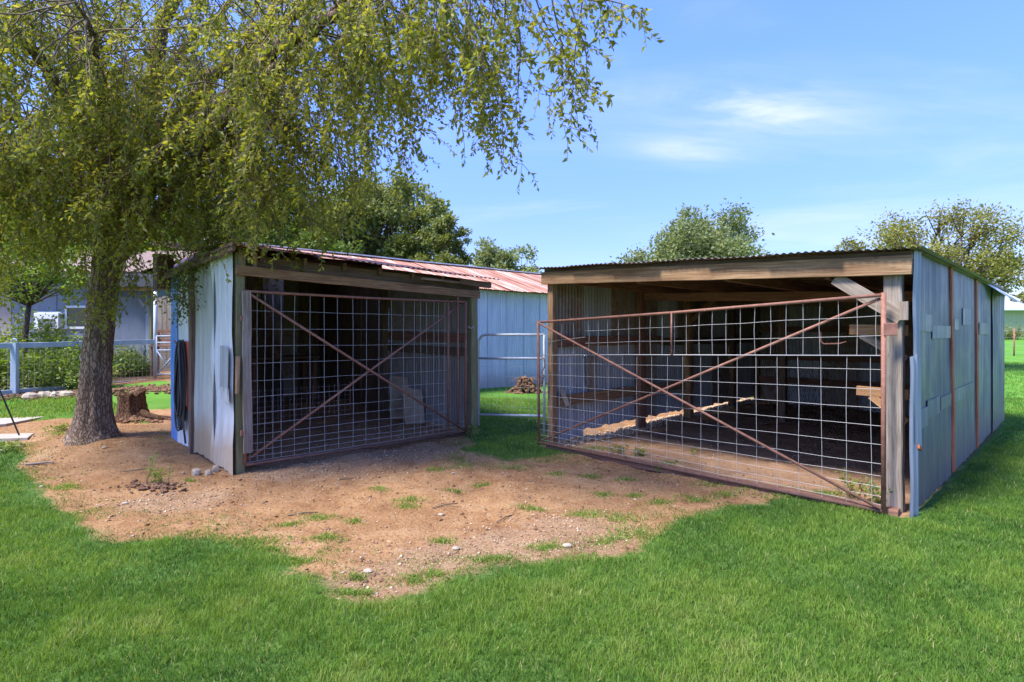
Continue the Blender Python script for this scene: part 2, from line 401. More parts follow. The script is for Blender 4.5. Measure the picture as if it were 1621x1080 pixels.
M['bark'] = bark('elm_bark', (0.065, 0.038, 0.023), (0.26, 0.175, 0.115), (0.46, 0.35, 0.25))
M['bark_far'] = bark('tree_bark', (0.05, 0.035, 0.025), (0.13, 0.10, 0.075), (0.22, 0.18, 0.14))
M['twig'] = Mt('twig').set((0.15, 0.105, 0.06), 0.85).m
M['rotten'] = bark('rotten_wood', (0.03, 0.016, 0.01), (0.12, 0.065, 0.04), (0.24, 0.14, 0.085), 1.4)
def leafmat(name, stops, trans=0.4, rough=0.5, spec=0.3):
    m = Mt(name); r = m.attr('rnd'); c = m.ramp(r, stops); m.set(c, rough, 0, spec); m.leafy(c, trans); return m.m
M['leaf_main'] = leafmat('elm_leaf', [(0.0, (0.11, 0.13, 0.017)), (0.45, (0.255, 0.28, 0.038)), (0.8, (0.36, 0.37, 0.06)), (1.0, (0.46, 0.41, 0.11))], 0.55)
M['leaf_dark'] = leafmat('dark_leaf', [(0.0, (0.09, 0.115, 0.028)), (0.5, (0.19, 0.225, 0.065)), (1.0, (0.34, 0.37, 0.14))], 0.45)
M['leaf_grey'] = leafmat('grey_green_leaf', [(0.0, (0.12, 0.15, 0.055)), (0.5, (0.24, 0.285, 0.12)), (1.0, (0.42, 0.46, 0.24))], 0.4)
M['leaf_light'] = leafmat('light_leaf', [(0.0, (0.09, 0.15, 0.018)), (0.5, (0.17, 0.26, 0.035)), (1.0, (0.30, 0.38, 0.07))], 0.5)
M['leaf_yellow'] = leafmat('yellow_leaf', [(0.0, (0.13, 0.14, 0.028)), (0.5, (0.27, 0.265, 0.06)), (1.0, (0.42, 0.38, 0.10))], 0.45)
M['leaf_weed'] = leafmat('weed_leaf', [(0.0, (0.08, 0.14, 0.025)), (0.5, (0.17, 0.25, 0.05)), (1.0, (0.30, 0.36, 0.10))], 0.4)
M['blade'] = leafmat('grass_blade', [(0.0, (0.06, 0.14, 0.026)), (0.4, (0.125, 0.235, 0.036)), (0.8, (0.215, 0.325, 0.05)), (1.0, (0.46, 0.42, 0.19))], 0.42, 0.6, 0.1)

def ground_mat():
    m = Mt('ground_soil_and_turf'); v = m.coord('Object', rnd=False)
    dirt = m.attr('dirt'); floor = m.attr('floor'); grav = m.attr('grav')
    n1 = m.noise(v, 0.9, 5, 0.6); n2 = m.noise(v, 5, 6, 0.65); n3 = m.noise(v, 40, 5, 0.7); n4 = m.noise(v, 160, 3, 0.7)
    d = m.ramp(m.math('ADD', m.math('MULTIPLY', n1, 0.5), m.math('MULTIPLY', n2, 0.5)), [(0.28, (0.16, 0.078, 0.038)), (0.42, (0.285, 0.147, 0.062)), (0.55, (0.365, 0.208, 0.096)), (0.72, (0.44, 0.295, 0.165))])
    d = m.mix(m.ramp(n3, [(0.36, 0.75), (0.52, 0.0)]), d, m.mix(1, d, (0.48, 0.42, 0.38), 'MULTIPLY'))
    d = m.mix(m.ramp(n4, [(0.58, 0.0), (0.75, 0.55)]), d, (0.52, 0.42, 0.31))
    vr = m.vor(v, 55, 'Color'); vd = m.vor(v, 55)
    gcol = m.mix(1, m.ramp(vr, [(0.2, (0.30, 0.20, 0.13)), (0.8, (0.55, 0.45, 0.34))]), m.ramp(vd, [(0.0, 1.0), (0.8, 0.45)]), 'MULTIPLY')
    gm = m.math('MULTIPLY', m.ramp(m.math('ADD', grav, m.math('MULTIPLY', m.math('SUBTRACT', n2, 0.5), 0.9)), [(0.35, 0), (0.65, 1)]), 0.28)
    d = m.mix(gm, d, gcol)
    fl = m.ramp(n2, [(0.3, (0.26, 0.15, 0.09)), (0.7, (0.42, 0.26, 0.16))])
    fl = m.mix(m.ramp(n3, [(0.58, 0.0), (0.8, 0.6)]), fl, (0.30, 0.21, 0.14))
    d = m.mix(floor, d, fl)
    g = m.ramp(n2, [(0.3, (0.05, 0.10, 0.018)), (0.55, (0.09, 0.17, 0.03)), (0.75, (0.15, 0.20, 0.05))])
    g = m.mix(m.ramp(n3, [(0.4, 0.5), (0.6, 0.0)]), g, (0.025, 0.06, 0.01))
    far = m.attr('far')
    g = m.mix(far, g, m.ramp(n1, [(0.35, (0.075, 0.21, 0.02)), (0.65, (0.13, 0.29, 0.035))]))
    k = m.math('ADD', dirt, m.math('MULTIPLY', m.math('SUBTRACT', m.math('ADD', m.math('MULTIPLY', n2, 0.6), m.math('MULTIPLY', n3, 0.4)), 0.5), 0.9))
    col = m.mix(m.ramp(k, [(0.34, 0), (0.60, 1)]), g, d)
    m.set(col, 0.95, 0, 0.15)
    m.bump(m.math('ADD', m.math('ADD', m.math('MULTIPLY', n2, 1.2), m.math('MULTIPLY', n3, 0.5)), m.math('ADD', m.math('MULTIPLY', n4, 0.15), m.math('MULTIPLY', vd, -0.15))), 0.75, 0.035)
    return m.m
M['ground'] = ground_mat()
def siding(name, a, b):
    m = Mt(name); v = m.coord('Object', (3, 3, 0.5)); n = m.noise(v, 3, 5, 0.6); m.set(m.ramp(n, [(0.3, a), (0.7, b)]), 0.7); return m.m
M['house_blue'] = siding('blue_grey_siding', (0.15, 0.18, 0.235), (0.20, 0.235, 0.295))
M['house_tan'] = siding('pale_siding', (0.30, 0.26, 0.24), (0.38, 0.34, 0.31))
M['white_paint'] = siding('white_paint', (0.62, 0.66, 0.72), (0.74, 0.77, 0.80))
M['fence_blue'] = siding('blue_fence_paint', (0.28, 0.35, 0.46), (0.38, 0.45, 0.55))
M['fascia'] = siding('charcoal_fascia', (0.05, 0.052, 0.06), (0.08, 0.08, 0.09))
M['shingle'] = stone('brown_shingles', (0.16, 0.11, 0.09), (0.30, 0.22, 0.19), 8)
M['green_wall'] = siding('olive_render', (0.36, 0.36, 0.21), (0.43, 0.42, 0.26))
M['grey_roof'] = siding('grey_roofing', (0.30, 0.33, 0.40), (0.40, 0.43, 0.50))
M['glass'] = Mt('dark_glass').set((0.02, 0.028, 0.025), 0.06, 0, 0.6).m
M['grille'] = Mt('grille').set((0.16, 0.16, 0.17), 0.6).m
M['terracotta'] = rusty('terracotta', (0.30, 0.11, 0.06), (0.42, 0.18, 0.11))

# ------------------------------------------------------------------ ground
def poly_sdf(X, Y, poly):
    """>0 inside"""
    X = X.ravel(); Y = Y.ravel(); n = len(poly); dm = np.full(X.shape, 1e9); ins = np.zeros(X.shape, bool)
    for i in range(n):
        x0, y0 = poly[i]; x1, y1 = poly[(i+1) % n]; ex, ey = x1-x0, y1-y0
        t = np.clip(((X-x0)*ex+(Y-y0)*ey)/(ex*ex+ey*ey+1e-12), 0, 1)
        dm = np.minimum(dm, np.hypot(X-x0-t*ex, Y-y0-t*ey))
        c = ((y0 > Y) != (y1 > Y)) & (X < (x1-x0)*(Y-y0)/(y1-y0+1e-12)+x0); ins ^= c
    return np.where(ins, dm, -dm)
dirt_px = [(-60, 680), (20, 700), (45, 745), (75, 795), (130, 832), (215, 852), (300, 846), (385, 856), (400, 872), (468, 880), (462, 908), (520, 935), (600, 952), (680, 928), (720, 905),
           (800, 888), (905, 876), (1000, 868), (1050, 842), (1075, 822), (1150, 800), (1210, 790)]
dirt_poly = [tuple(G(*p)[:2]) for p in dirt_px]
rl = lambda m, x, y: tuple((m @ Vector((x, y, 0)))[:2])
dirt_poly += [rl(MR, 3.3, -0.10), rl(MR, 1.5, 0.1), rl(MR, 0.7, -0.12), tuple(G(880, 722)[:2]), tuple(G(800, 728)[:2]), tuple(G(735, 712)[:2]), rl(ML, 3.6, 0.2), rl(ML, 3.6, 4), rl(ML, 0.0, 5.5), rl(ML, -0.1, 2.2),
              tuple(G(240, 668)[:2]), tuple(G(205, 655)[:2]), tuple(G(120, 662)[:2]), tuple(G(40, 668)[:2]), tuple(G(-60, 660)[:2])]
shedR = [rl(MR, 0.0, -0.12), rl(MR, 4.26, -0.12), rl(MR, 4.26, 7.05), rl(MR, 0.0, 7.05)]
bank = [rl(MR, -.05, .5), rl(MR, 0, .3), rl(MR, 0.2, 7.2), rl(MR, -1.1, 7.2), rl(MR, -1.0, 1.5)]
shedL = [rl(ML, 0.0, 0.05), rl(ML, 3.6, 0.05), rl(ML, 3.6, 5.3), rl(ML, 0.0, 5.3)]
yard = [tuple(G(-80, 640)[:2]), (-11.0, 12.6), (-8.6, 15.3), (-7.5, 17), (-30, 19), (-30, 12.0)]
strip = [(-16, 11.4), (-10.9, 12.15), (-8.9, 14.6), (-6.8, 12.8), (-6.6, 13.6), (-8.6, 15.6), (-11, 13.2), (-16, 12.3)]
def masks(X, Y):
    sh = X.shape
    wob = (fbm(X*1.6, Y*1.6, 3, 4)-.5)*0.55
    d1 = poly_sdf(X, Y, dirt_poly).reshape(sh)+wob*0.7
    dR = poly_sdf(X, Y, shedR).reshape(sh); dL = poly_sdf(X, Y, shedL).reshape(sh); d2 = np.maximum(dR, dL)
    d3 = np.maximum(np.maximum(poly_sdf(X, Y, yard), poly_sdf(X, Y, strip)), poly_sdf(X, Y, bank)).reshape(sh)+wob*0.3
    dirt = np.clip(0.5+np.maximum(np.maximum(d1*2.2, d2*5), d3*2), 0, 1)
    floor = np.clip(0.5+dR*4+wob*0.3, 0, 1)*1.0+np.clip(.5+dL*3+wob*.3, 0, 1)*.35*(dR < -.5)
    return dirt, floor
def axis(a, b, step, lo, hi, gr=1.13):
    c = list(np.arange(a, b, step)); s_ = step
    while c[-1] < hi: s_ *= gr; c.append(c[-1]+s_)
    s_ = step
    while c[0] > lo: s_ *= gr; c.insert(0, c[0]-s_)
    return np.array(c)
gx = axis(-9, 7, 0.055, -400, 400); gy = axis(2.2, 13, 0.055, -200, 900)
GX, GY = np.meshgrid(gx, gy)
dirt, floor = masks(GX, GY)
near = np.exp(-(np.hypot(GX, GY-6)/14)**4)
relief = (fbm(GX*0.7, GY*0.7, 11, 3)-.5)*0.10*smooth(np.hypot(GX, GY)/60+0.15) + dirt*near*((fbm(GX*2.5, GY*2.5, 5, 4)-.5)*0.10+(fbm(GX*9, GY*9, 8, 2)-.5)*0.018) - dirt*near*0.012
def relief_at(x, y, dirt_v):
    return dirt_v*((fbm(x*2.5, y*2.5, 5, 4)-.5)*0.075+(fbm(x*9, y*9, 8, 2)-.5)*0.018)-dirt_v*.012+(fbm(x*.7, y*.7, 11, 3)-.5)*0.10*smooth(np.hypot(x, y)/60+.15)
tb = G(146, 700)                                       # foot of the big tree
mound = 0.07*np.exp(-((GX-tb.x)**2+(GY-tb.y)**2)/0.8)
GZ = gh(GX, GY)+relief+mound
grav = np.zeros_like(GX)
for (a, b, r) in [(520, 735, .75), (600, 720, .6), (450, 745, .5), (680, 712, .5), (300, 790, .45), (250, 790, .4), (330, 680, .4), (900, 850, .6), (830, 860, .5), (760, 880, .5), (560, 935, .4), (690, 900, .5)]:
    p = G(a, b); grav = np.maximum(grav, np.exp(-((GX-p.x)**2+(GY-p.y)**2)/(r*r)))
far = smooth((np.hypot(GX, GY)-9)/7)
ny, nx = GX.shape
idx = np.arange(nx*ny).reshape(ny, nx)
quads = np.stack([idx[:-1, :-1], idx[:-1, 1:], idx[1:, 1:], idx[1:, :-1]], -1).reshape(-1, 4)
ground = npmesh('ground', np.stack([GX, GY, GZ], -1).reshape(-1, 3), quads.ravel(), np.arange(len(quads))*4, M['ground'],
                attrs={'dirt': dirt.ravel(), 'floor': floor.ravel(), 'grav': grav.ravel(), 'far': far.ravel()}, sm=True, kind='structure')
def gz(x, y):
    x = np.atleast_1d(np.asarray(x, float)); y = np.atleast_1d(np.asarray(y, float))
    ix = np.clip(np.searchsorted(gx, x)-1, 0, len(gx)-2); iy = np.clip(np.searchsorted(gy, y)-1, 0, len(gy)-2)
    fx = (x-gx[ix])/(gx[ix+1]-gx[ix]); fy = (y-gy[iy])/(gy[iy+1]-gy[iy])
    return (GZ[iy, ix]*(1-fx)+GZ[iy, ix+1]*fx)*(1-fy)+(GZ[iy+1, ix]*(1-fx)+GZ[iy+1, ix+1]*fx)*fy
def gz1(x, y): return float(gz(x, y)[0])
def onG(px, py):
    p = G(px, py)
    for _ in range(6):
        Y = F*(EYE-gz1(p.x, p.y))/(py-HY); p = Vector(((px-CX)/F*Y, Y, 0))
    p.z = gz1(p.x, p.y); return p

# ------------------------------------------------------------------ right shed
RS = empty('open_front_shed', MR)
tag(RS, 'larger open shed with grey metal side wall and flat roof on the right', 'shed')
def part(name, mb, mat, parent, label=None):
    o = mb.build(name, mat, None); o.parent = parent
    if label: o['label'] = label
    return o
WR = 4.26; DR = 7.0
def hz(x): return 2.43+(2.26-2.43)*x/WR           # header top height along the front
part('header_beam', MB().beam((-0.03, -0.075, hz(0)-.085), (WR+0.03, -0.075, hz(WR)-.085), 0.045, 0.17, jit=0.003), M['wood'], RS)
part('fascia', MB().beam((-0.02, -0.02, hz(0)-.01), (WR+.02, -0.02, hz(WR)-.01), 0.05, 0.10, jit=0.003), M['wood_dark'], RS)
part('post', MB().beam((0.07, 0.03, -0.1), (0.065, 0.03, hz(0)-.05), 0.10, 0.10, up=(0, 1, 0), jit=0.004), M['wood'], RS)
part('post', MB().beam((4.14, 0.03, -0.1), (4.135, 0.03, hz(WR)-.05), 0.14, 0.11, up=(0, 1, 0), jit=0.004), M['wood_grey'], RS)
part('corner_block', MB().beam((4.235, -.085, 1.70), (4.235, -.085, 1.86), 0.06, 0.04, up=(0, 1, 0), jit=0.002), M['wood_grey'], RS)
part('knee_brace', MB().beam((3.68, -0.035, 2.10), (4.21, -0.04, 1.72), 0.035, 0.12, up=(0, 1, 0.0), side=(0, 1, 0), jit=0.003), M['wood_grey'], RS)
for i in range(7):                                   # roof sheets
    x0 = -0.10+i*0.635; x1 = x0+0.67
    zz0 = hz(x0)+.055+0.004*(i % 2); zz1 = hz(x1)+.055+0.004*(i % 2)
    part('roof_sheet', MB().sheet((x0, -0.17-.02*(i % 3), zz0), (x1, -0.17-.02*(i % 3), zz1), (x1, DR+.12, zz1-.03), (x0, DR+.12, zz0-.03), amp=0.008, ny=7, wob=0.01), M['galv_dark'], RS)
for j in range(8):                                   # purlins across, rafters along
    y = 0.55+j*0.85
    part('purlin', MB().beam((0.05, y, hz(0)-.005), (WR-.02, y, hz(WR)-.005), 0.09, 0.05, jit=0.004), M['wood_dark'], RS)
for k, x in enumerate((0.5, 1.5, 2.6, 3.6)):
    part('rafter', MB().beam((x, 0.0, hz(x)-.115), (x, DR-.05, hz(x)-.13), 0.05, 0.14, jit=0.005), M['wood_red'], RS)
part('inner_beam', MB().beam((0.1, 2.25, hz(0)-.25), (WR-.1, 2.25, hz(WR)-.25), 0.05, 0.13, jit=0.004), M['wood_red'], RS)
part('inner_beam', MB().beam((0.1, 4.6, hz(0)-.25), (WR-.1, 4.6, hz(WR)-.25), 0.05, 0.13, jit=0.004), M['wood_dark'], RS)
# left wall: corrugated sheets above and below the girt
for i in range(10):
    y0 = 0.09+i*0.69; y1 = y0+0.71
    z0 = 0.13 if i else 0.04
    m = M['galv_in'] if i not in (3, 7) else M['galv_dark']
    part('wall_sheet', MB().sheet((0.012+.003*(i % 2), y0, z0), (0.012+.003*(i % 2), y1, z0), (0.012+.003*(i % 2), y1, 1.43), (0.012+.003*(i % 2), y0, 1.43), ny=8, amp=.009, wob=.01, edge=.05, flip=True), m, RS)
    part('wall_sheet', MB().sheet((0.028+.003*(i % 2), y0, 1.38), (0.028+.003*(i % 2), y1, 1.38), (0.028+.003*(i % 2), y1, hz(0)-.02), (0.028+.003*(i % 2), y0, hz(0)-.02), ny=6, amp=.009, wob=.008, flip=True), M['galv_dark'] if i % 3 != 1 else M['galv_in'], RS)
part('girt', MB().beam((0.075, 0.08, 1.46), (0.075, 2.9, 1.45), 0.05, 0.15, jit=.004), M['wood_red'], RS)
part('girt', MB().beam((0.075, 2.9, 1.42), (0.075, DR, 1.42), 0.05, 0.13, jit=.004), M['wood_dark'], RS)
part('girt', MB().beam((0.10, 0.10, 0.62), (0.10, 3.6, 0.63), 0.05, 0.15, jit=.005), M['wood'], RS)
part('shelf_end', MB().beam((0.11, 0.17, 0.79), (0.17, 0.24, 0.55), 0.03, 0.07, jit=.003), M['wood_grey'], RS)
part('wall_board', MB().beam((0.075, 0.93, 0.70), (0.075, 0.93, 1.40), 0.13, 0.03, up=(1, 0, 0), jit=.004), M['wood_grey'], RS)
part('wall_board', MB().beam((0.10, 0.80, 0.78), (0.10, 0.80, 1.22), 0.05, 0.03, up=(1, 0, 0), jit=.012), M['wood_grey'], RS)
part('inner_post', MB().beam((0.11, 2.2, -.1), (0.11, 2.2, 2.3), 0.17, 0.10, up=(1, 0, 0), jit=.006), M['wood_red'], RS)
part('inner_post', MB().beam((0.13, 3.75, -.1), (0.13, 3.75, 2.3), 0.15, 0.14, up=(1, 0, 0), jit=.006), M['wood'], RS)
part('inner_post', MB().beam((0.12, 5.6, -.1), (0.12, 5.6, 2.3), 0.14, 0.12, up=(1, 0, 0), jit=.006), M['wood_dark'], RS)
part('inner_brace', MB().beam((0.15, 3.75, 1.75), (0.75, 3.75, 2.27), 0.05, 0.10, jit=.003), M['wood_red'], RS)
part('inner_post', MB().beam((1.5, 4.6, -.1), (1.5, 4.6, 2.2), 0.12, 0.12, up=(1, 0, 0), jit=.005), M['wood_dark'], RS)
# back wall
for i in range(6):
    x0 = 0.02+i*0.70
    part('back_sheet', MB().sheet((x0, DR-.02-.003*(i % 2), -0.02), (x0+.72, DR-.02-.003*(i % 2), -0.02), (x0+.72, DR-.02-.003*(i % 2), 2.30), (x0, DR-.02-.003*(i % 2), 2.36), ny=6, amp=.009), M['galv_in'] if i % 2 else M['galv_dark'], RS)
for z in (0.55, 1.05, 1.65):
    part('back_girt', MB().beam((0.1, DR-.09, z), (WR-.1, DR-.09, z), 0.05, 0.12, jit=.004), M['wood_red'], RS)
part('post', MB().beam((0.10, DR-.1, -.1), (0.10, DR-.1, 2.35), 0.11, 0.11, up=(0, 1, 0), jit=.004), M['wood_dark'], RS)
part('post', MB().beam((4.15, DR-.1, -.1), (4.15, DR-.1, 2.25), 0.11, 0.11, up=(0, 1, 0), jit=.004), M['wood_dark'], RS)
# right wall: large smooth sheets, rust strips, tape marks
XR = WR+0.025
def wall_panel(y0, y1, zt0, zt1, zb0, zb1, dx=0.0):
    return MB().sheet((XR+dx, y0, zb0), (XR+dx, y1, zb1), (XR+dx, y1, zt1), (XR+dx, y0, zt0), pitch=0.30, amp=0.0035, nx=44, ny=26, wob=.005, flip=False, edge=.02)
def zt(y): return hz(WR)+.045-.03*y/DR
def zb(y): return max(-0.02, gz1(*(MR @ Vector((XR, y, 0)))[:2])-.0)
part('side_sheet', wall_panel(0.10, 1.86, zt(.1), zt(1.86), 0.02, 0.02), M['galv'], RS, 'front flat metal sheet with crossing tape marks')
part('side_sheet', wall_panel(1.94, 3.72, zt(1.9), zt(3.7), 0.03, 0.04), M['galv'], RS)
part('side_sheet', wall_panel(3.79, 5.45, zt(3.8), zt(5.4), 0.04, 0.06), M['galv'], RS)
part('side_sheet', wall_panel(5.38, DR+.02, zt(5.4), zt(7)-.03, 0.05, 0.07, .016), M['galv'], RS)
part('rust_strip', MB().beam((XR+.012, 1.80, zt(1.8)), (XR+.012, 1.97, 0.05), 0.115, 0.02, side=(0, 1, 0), jit=.004), M['rust_strip'], RS, 'rust-orange strip between the first two sheets')
part('rust_strip', MB().beam((XR+.012, 3.70, zt(3.8)), (XR+.012, 3.79, 0.06), 0.13, 0.02, side=(0, 1, 0), jit=.004), M['rust_strip'], RS, 'narrow rust-orange strip farther along the wall')
part('edge_strip', MB().sheet((XR+.012, 0.0, .62), (XR+.035, 0.15, .55), (XR+.03, 0.15, zt(0)), (XR+.008, 0.0, zt(0)), pitch=.075, amp=.008, ny=12, wob=.012, flip=True), M['strip_bright'], RS)
part('edge_strip', MB().sheet((XR+.0, -0.10, -.01), (XR+.03, 0.07, -.02), (XR+.02, 0.07, 1.42), (XR-.01, -0.06, 1.38), pitch=.085, amp=.008, ny=12, wob=.012, flip=True), M['strip_bright'], RS)
part('rust_tip', MB().beam((XR+.03, 0.02, .60), (XR+.03, 0.13, .56), 0.02, 0.035, jit=.003), M['rust_strip'], RS)
for (y0, y1, z0, z1) in [(.14, .75, 1.60, 1.76), (.78, 1.75, 1.53, 1.66), (2.0, 2.3, 1.62, 1.74), (2.6, 3.2, 1.68, 1.88), (4.0, 4.9, 1.56, 1.72), (.16, .55, .72, .90), (.55, 1.15, .78, .95), (1.2, 1.8, .80, .93), (2.0, 2.8, .80, .95), (2.8, 3.5, .84, .95), (3.88, 4.0, 1.2, 1.32)]:
    part('tape_patch', MB().box((XR+.006, y0, z0), (XR+.0125, y1, z1), jit=.0006), M['tape'], RS)
part('curled_flap', MB().sheet((XR+.02, 4.4, zt(4)+.02), (XR+.02, 6.6, zt(6)-.02), (XR+.30, 5.9, zt(5)-.20), (XR+.28, 5.6, zt(5)-.22), pitch=.25, amp=.012, nx=36, ny=6, wob=.01), M['white_sheet'], RS, 'loose pale flap of sheet curling off the eave')
for k in range(9):
    y = DR-.5+.08*k
    part('rust_scrap', MB().sheet((XR+.0, y, zt(7)-.02), (XR, y+.10, zt(7)-.02), (XR+.13+.05*random.random(), y+.1, zt(7)-.05-.05*random.random()), (XR+.12+.06*random.random(), y, zt(7)-.05-.06*random.random()), pitch=.1, amp=.006, nx=4, ny=2), M['galv_dark'], RS)
# bracket shelves on the right
part('shelf_arm', MB().beam((3.72, .28, 1.62), (4.2, .28, 1.61), 0.05, 0.10, jit=.002), M['wood_new'], RS)
part('shelf_brace', MB().beam((3.82, .28, 1.57), (4.18, .28, 1.34), 0.045, 0.075, jit=.002), M['wood_grey'], RS)
part('shelf_arm', MB().beam((3.78, .28, 1.03), (4.2, .28, 1.02), 0.05, 0.09, jit=.002), M['wood_new'], RS)
part('shelf_brace', MB().beam((3.90, .28, .99), (4.18, .28, .76), 0.045, 0.07, jit=.002), M['wood_new'], RS)
part('hook', MB().tube([(3.45, .3, 1.60), (3.45, .3, 1.50), (3.48, .3, 1.475), (3.62, .3, 1.48), (3.68, .3, 1.50)], .008, 6), M['rust'], RS)
part('sill_timber', MB().beam((0.1, -.09, 0.015), (4.2, -.10, 0.0), 0.10, 0.09, jit=.008), M['wood_red'], RS)

# litter banked along the foot of the left wall
def clods(mb, spots, n=7):
    for (x, y, z, r) in spots:
        ph = random.random()*6; k = 6
        vs_ = [(x, y, z+r*random.uniform(.6, 1.0))]
        for i in range(k):
            a = ph+i*2*math.pi/k; rr = r*random.uniform(.7, 1.3); vs_.append((x+rr*math.cos(a), y+rr*math.sin(a), z+r*.15*random.uniform(0, 1.6)))
        for i in range(k):
            a = ph+i*2*math.pi/k; rr = r*random.uniform(.5, .9); vs_.append((x+rr*math.cos(a), y+rr*math.sin(a), z-r*.6))
        fs = [(0, 1+i, 1+(i+1) % k) for i in range(k)]+[(1+i, 1+k+i, 1+k+(i+1) % k, 1+(i+1) % k) for i in range(k)]
        mb.add(vs_, fs)
    return mb
sp = []
for i in range(1800):
    t = random.random(); y = .15+t*6.5
    if abs(y-3.75) < .12: continue
    x = random.gauss(.03, .07)+(.14 if y < 2.2 else .02)*random.random(); p = MR @ Vector((x, y, 0)); sp.append((p.x, p.y, gz1(p.x, p.y)+.01+.04*random.random()*max(0, 1-abs(x)*5), random.uniform(.010, .028)))
lit = clods(MB(), sp).build('dry_litter', M['chaff']); tag(lit, 'pale dry litter banked along the foot of the inner corrugated wall', 'litter', kind='stuff')

# ------------------------------------------------------------------ gates
def wires(mb, segs, r=0.0023):
    for p, q in segs: 
        p = Vector(p); q = Vector(q); n_ = max(2, min(9, int((q-p).length/.4)))
        mb.tube([p.lerp(q, k/n_)+(Vector((random.gauss(0, .0035), random.gauss(0, .006), random.gauss(0, .0035))) if 0 < k < n_ else Vector((0, 0, 0))) for k in range(n_+1)], r, 4, cap=False)
    return mb
# right gate
RG = empty('mesh_gate', MR @ Matrix.Translation((0, -0.17, 0)))
tag(RG, 'wide rusty pipe gate with cattle wire mesh and crossed braces, on the larger right shed', 'gate')
xl, xr = 0.0, 4.10
def gt(x): return 1.73+(1.92-1.73)*(x-xl)/(xr-xl)
def gm_(x): return 1.27+(1.39-1.27)*(x-xl)/(xr-xl)
def gb(x): return 0.06+(0.03-0.06)*(x-xl)/(xr-xl)
part('top_pipe', MB().tube([(xl, 0, gt(xl)), ((xl+xr)/2, 0, gt((xl+xr)/2)-.012), (xr, 0, gt(xr))], .016, 10), M['rust'], RG)
part('bottom_pipe', MB().tube([(xl, 0, gb(xl)), (xr, 0, gb(xr))], .019, 10), M['muddy'], RG)
part('end_pipe', MB().tube([(xl, 0, gb(xl)-.03), (xl-.02, 0, gt(xl)+.02)], .018, 10), M['rust'], RG)
part('end_pipe', MB().tube([(xr, 0, gb(xr)-.03), (xr, 0, gt(xr)+.02)], .020, 10), M['rust'], RG)
part('brace', MB().tube([(xl+.02, -.035, gt(xl)-.01), (xr-.03, -.03, gb(xr)+.03)], .014, 10), M['rust'], RG)
part('brace', MB().tube([(xl+.03, .03, gb(xl)+.03), (xr-.03, .03, gt(xr)-.03)], .014, 10), M['rust'], RG)
part('middle_bar', MB().tube([(2.05, -.012, gm_(2.05)), (2.05, -.012, gt(2.05))], .010, 8), M['rust'], RG)
segs = []
for f in (0.05, .12, .2, .295, .40, .565, .725, .88, 1.04, 1.21):
    segs.append(((xl, .01, gb(xl)+f/1.33*(gm_(xl)-gb(xl))), (xr, .01, gb(xr)+f/1.33*(gm_(xr)-gb(xr)))))
for i in range(20):
    x = xl+.15+i*.203
    if x < xr-.03: segs.append(((x, .016, gb(x)), (x+random.gauss(0, .006), .016, gm_(x))))
for f in (.33, .66):
    segs.append(((xl+.8, .01, gm_(xl+.8)+f*(gt(xl+.8)-gm_(xl+.8))), (xr, .01, gm_(xr)+f*(gt(xr)-gm_(xr)))))
for i in range(26):
    x = xl+.85+i*.152
    if x < xr-.03: segs.append(((x, .016, gm_(x)), (x, .016, gt(x))))
for k, x in enumerate((xl+.2, xl+.4, xl+.6)): segs.append(((x, .02, gm_(x)+.02), (x, .02, gt(x)-.05)))
segs.append(((xl, .02, gm_(0)+.17), (xl+.8, .02, gm_(0)+.26)));
part('wire_mesh', wires(MB(), segs), M['wire'], RG)
part('mesh_rail', MB().tube([(xl, .005, gm_(xl)), (1.4, .005, gm_(1.4)+.008), (xr, .005, gm_(xr))], .005, 6), M['wire'], RG)
part('hinge', MB().beam((xr+.0, -.01, 1.62), (xr+.09, .04, 1.62), .03, .11, jit=.002), M['rust'], RG)
hm = MB()
for k in range(7): 
    zc = .85+.022*k; hm.tube([(xl+.02+.02*math.cos(a*.785), .02*math.sin(a*.785)+.03, zc+.006*math.sin(a)) for a in range(9)], .005, 5)
hm.tube([(xl+.01, .03, 1.25), (xl+.05, .05, 1.22), (xl+.06, .05, 1.12), (xl+.02, .03, 1.02), (xl+.05, .05, .98), (xl+.01, .03, .84)], .009, 6)
part('latch_chain', hm, M['rust'], RG)

# left gate
LG = empty('mesh_gate', ML @ Matrix.Translation((0, -0.06, 0)))
tag(LG, 'rusty pipe gate with square wire mesh and crossed braces, closing the left shed', 'gate')
xl, xr = 0.10, 3.36; ztop, zbot = 2.06, 0.075
def lb(x): return 0.08+(0.04-0.08)*(x-xl)/(xr-xl)
part('top_pipe', MB().tube([(xl, 0, ztop), (1.7, 0, ztop-.012), (xr, 0, ztop-.005)], .016, 10), M['rust'], LG)
part('bottom_pipe', MB().tube([(xl, 0, lb(xl)), (xr, 0, lb(xr))], .02, 10), M['muddy'], LG)
part('end_pipe', MB().tube([(xl, 0, lb(xl)), (xl, 0, ztop)], .017, 10), M['rust'], LG)
part('end_pipe', MB().tube([(xr, 0, lb(xr)), (xr, 0, ztop)], .02, 10), M['rust'], LG)
part('stile', MB().tube([(3.02, .0, .16), (3.02, .0, ztop)], .018, 10), M['rust'], LG)
part('stile', MB().tube([(3.19, -.02, .10), (3.19, -.02, ztop+.09)], .015, 10), M['rust'], LG)
part('brace', MB().tube([(xl+.02, -.03, ztop-.02), (xr-.02, -.03, lb(xr)+.03)], .016, 10), M['rust'], LG)
part('brace', MB().tube([(xl+.02, .03, lb(xl)+.04), (xr-.03, .03, ztop-.02)], .016, 10), M['rust'], LG)
segs = []
for z in (.10, .16, .23, .31, .41, .53, .66, .84, 1.03, 1.23, 1.43, 1.63, 1.84):
    segs.append(((xl, .012, z+.0), (3.02 if z > .3 else xr, .012, z-.01)))
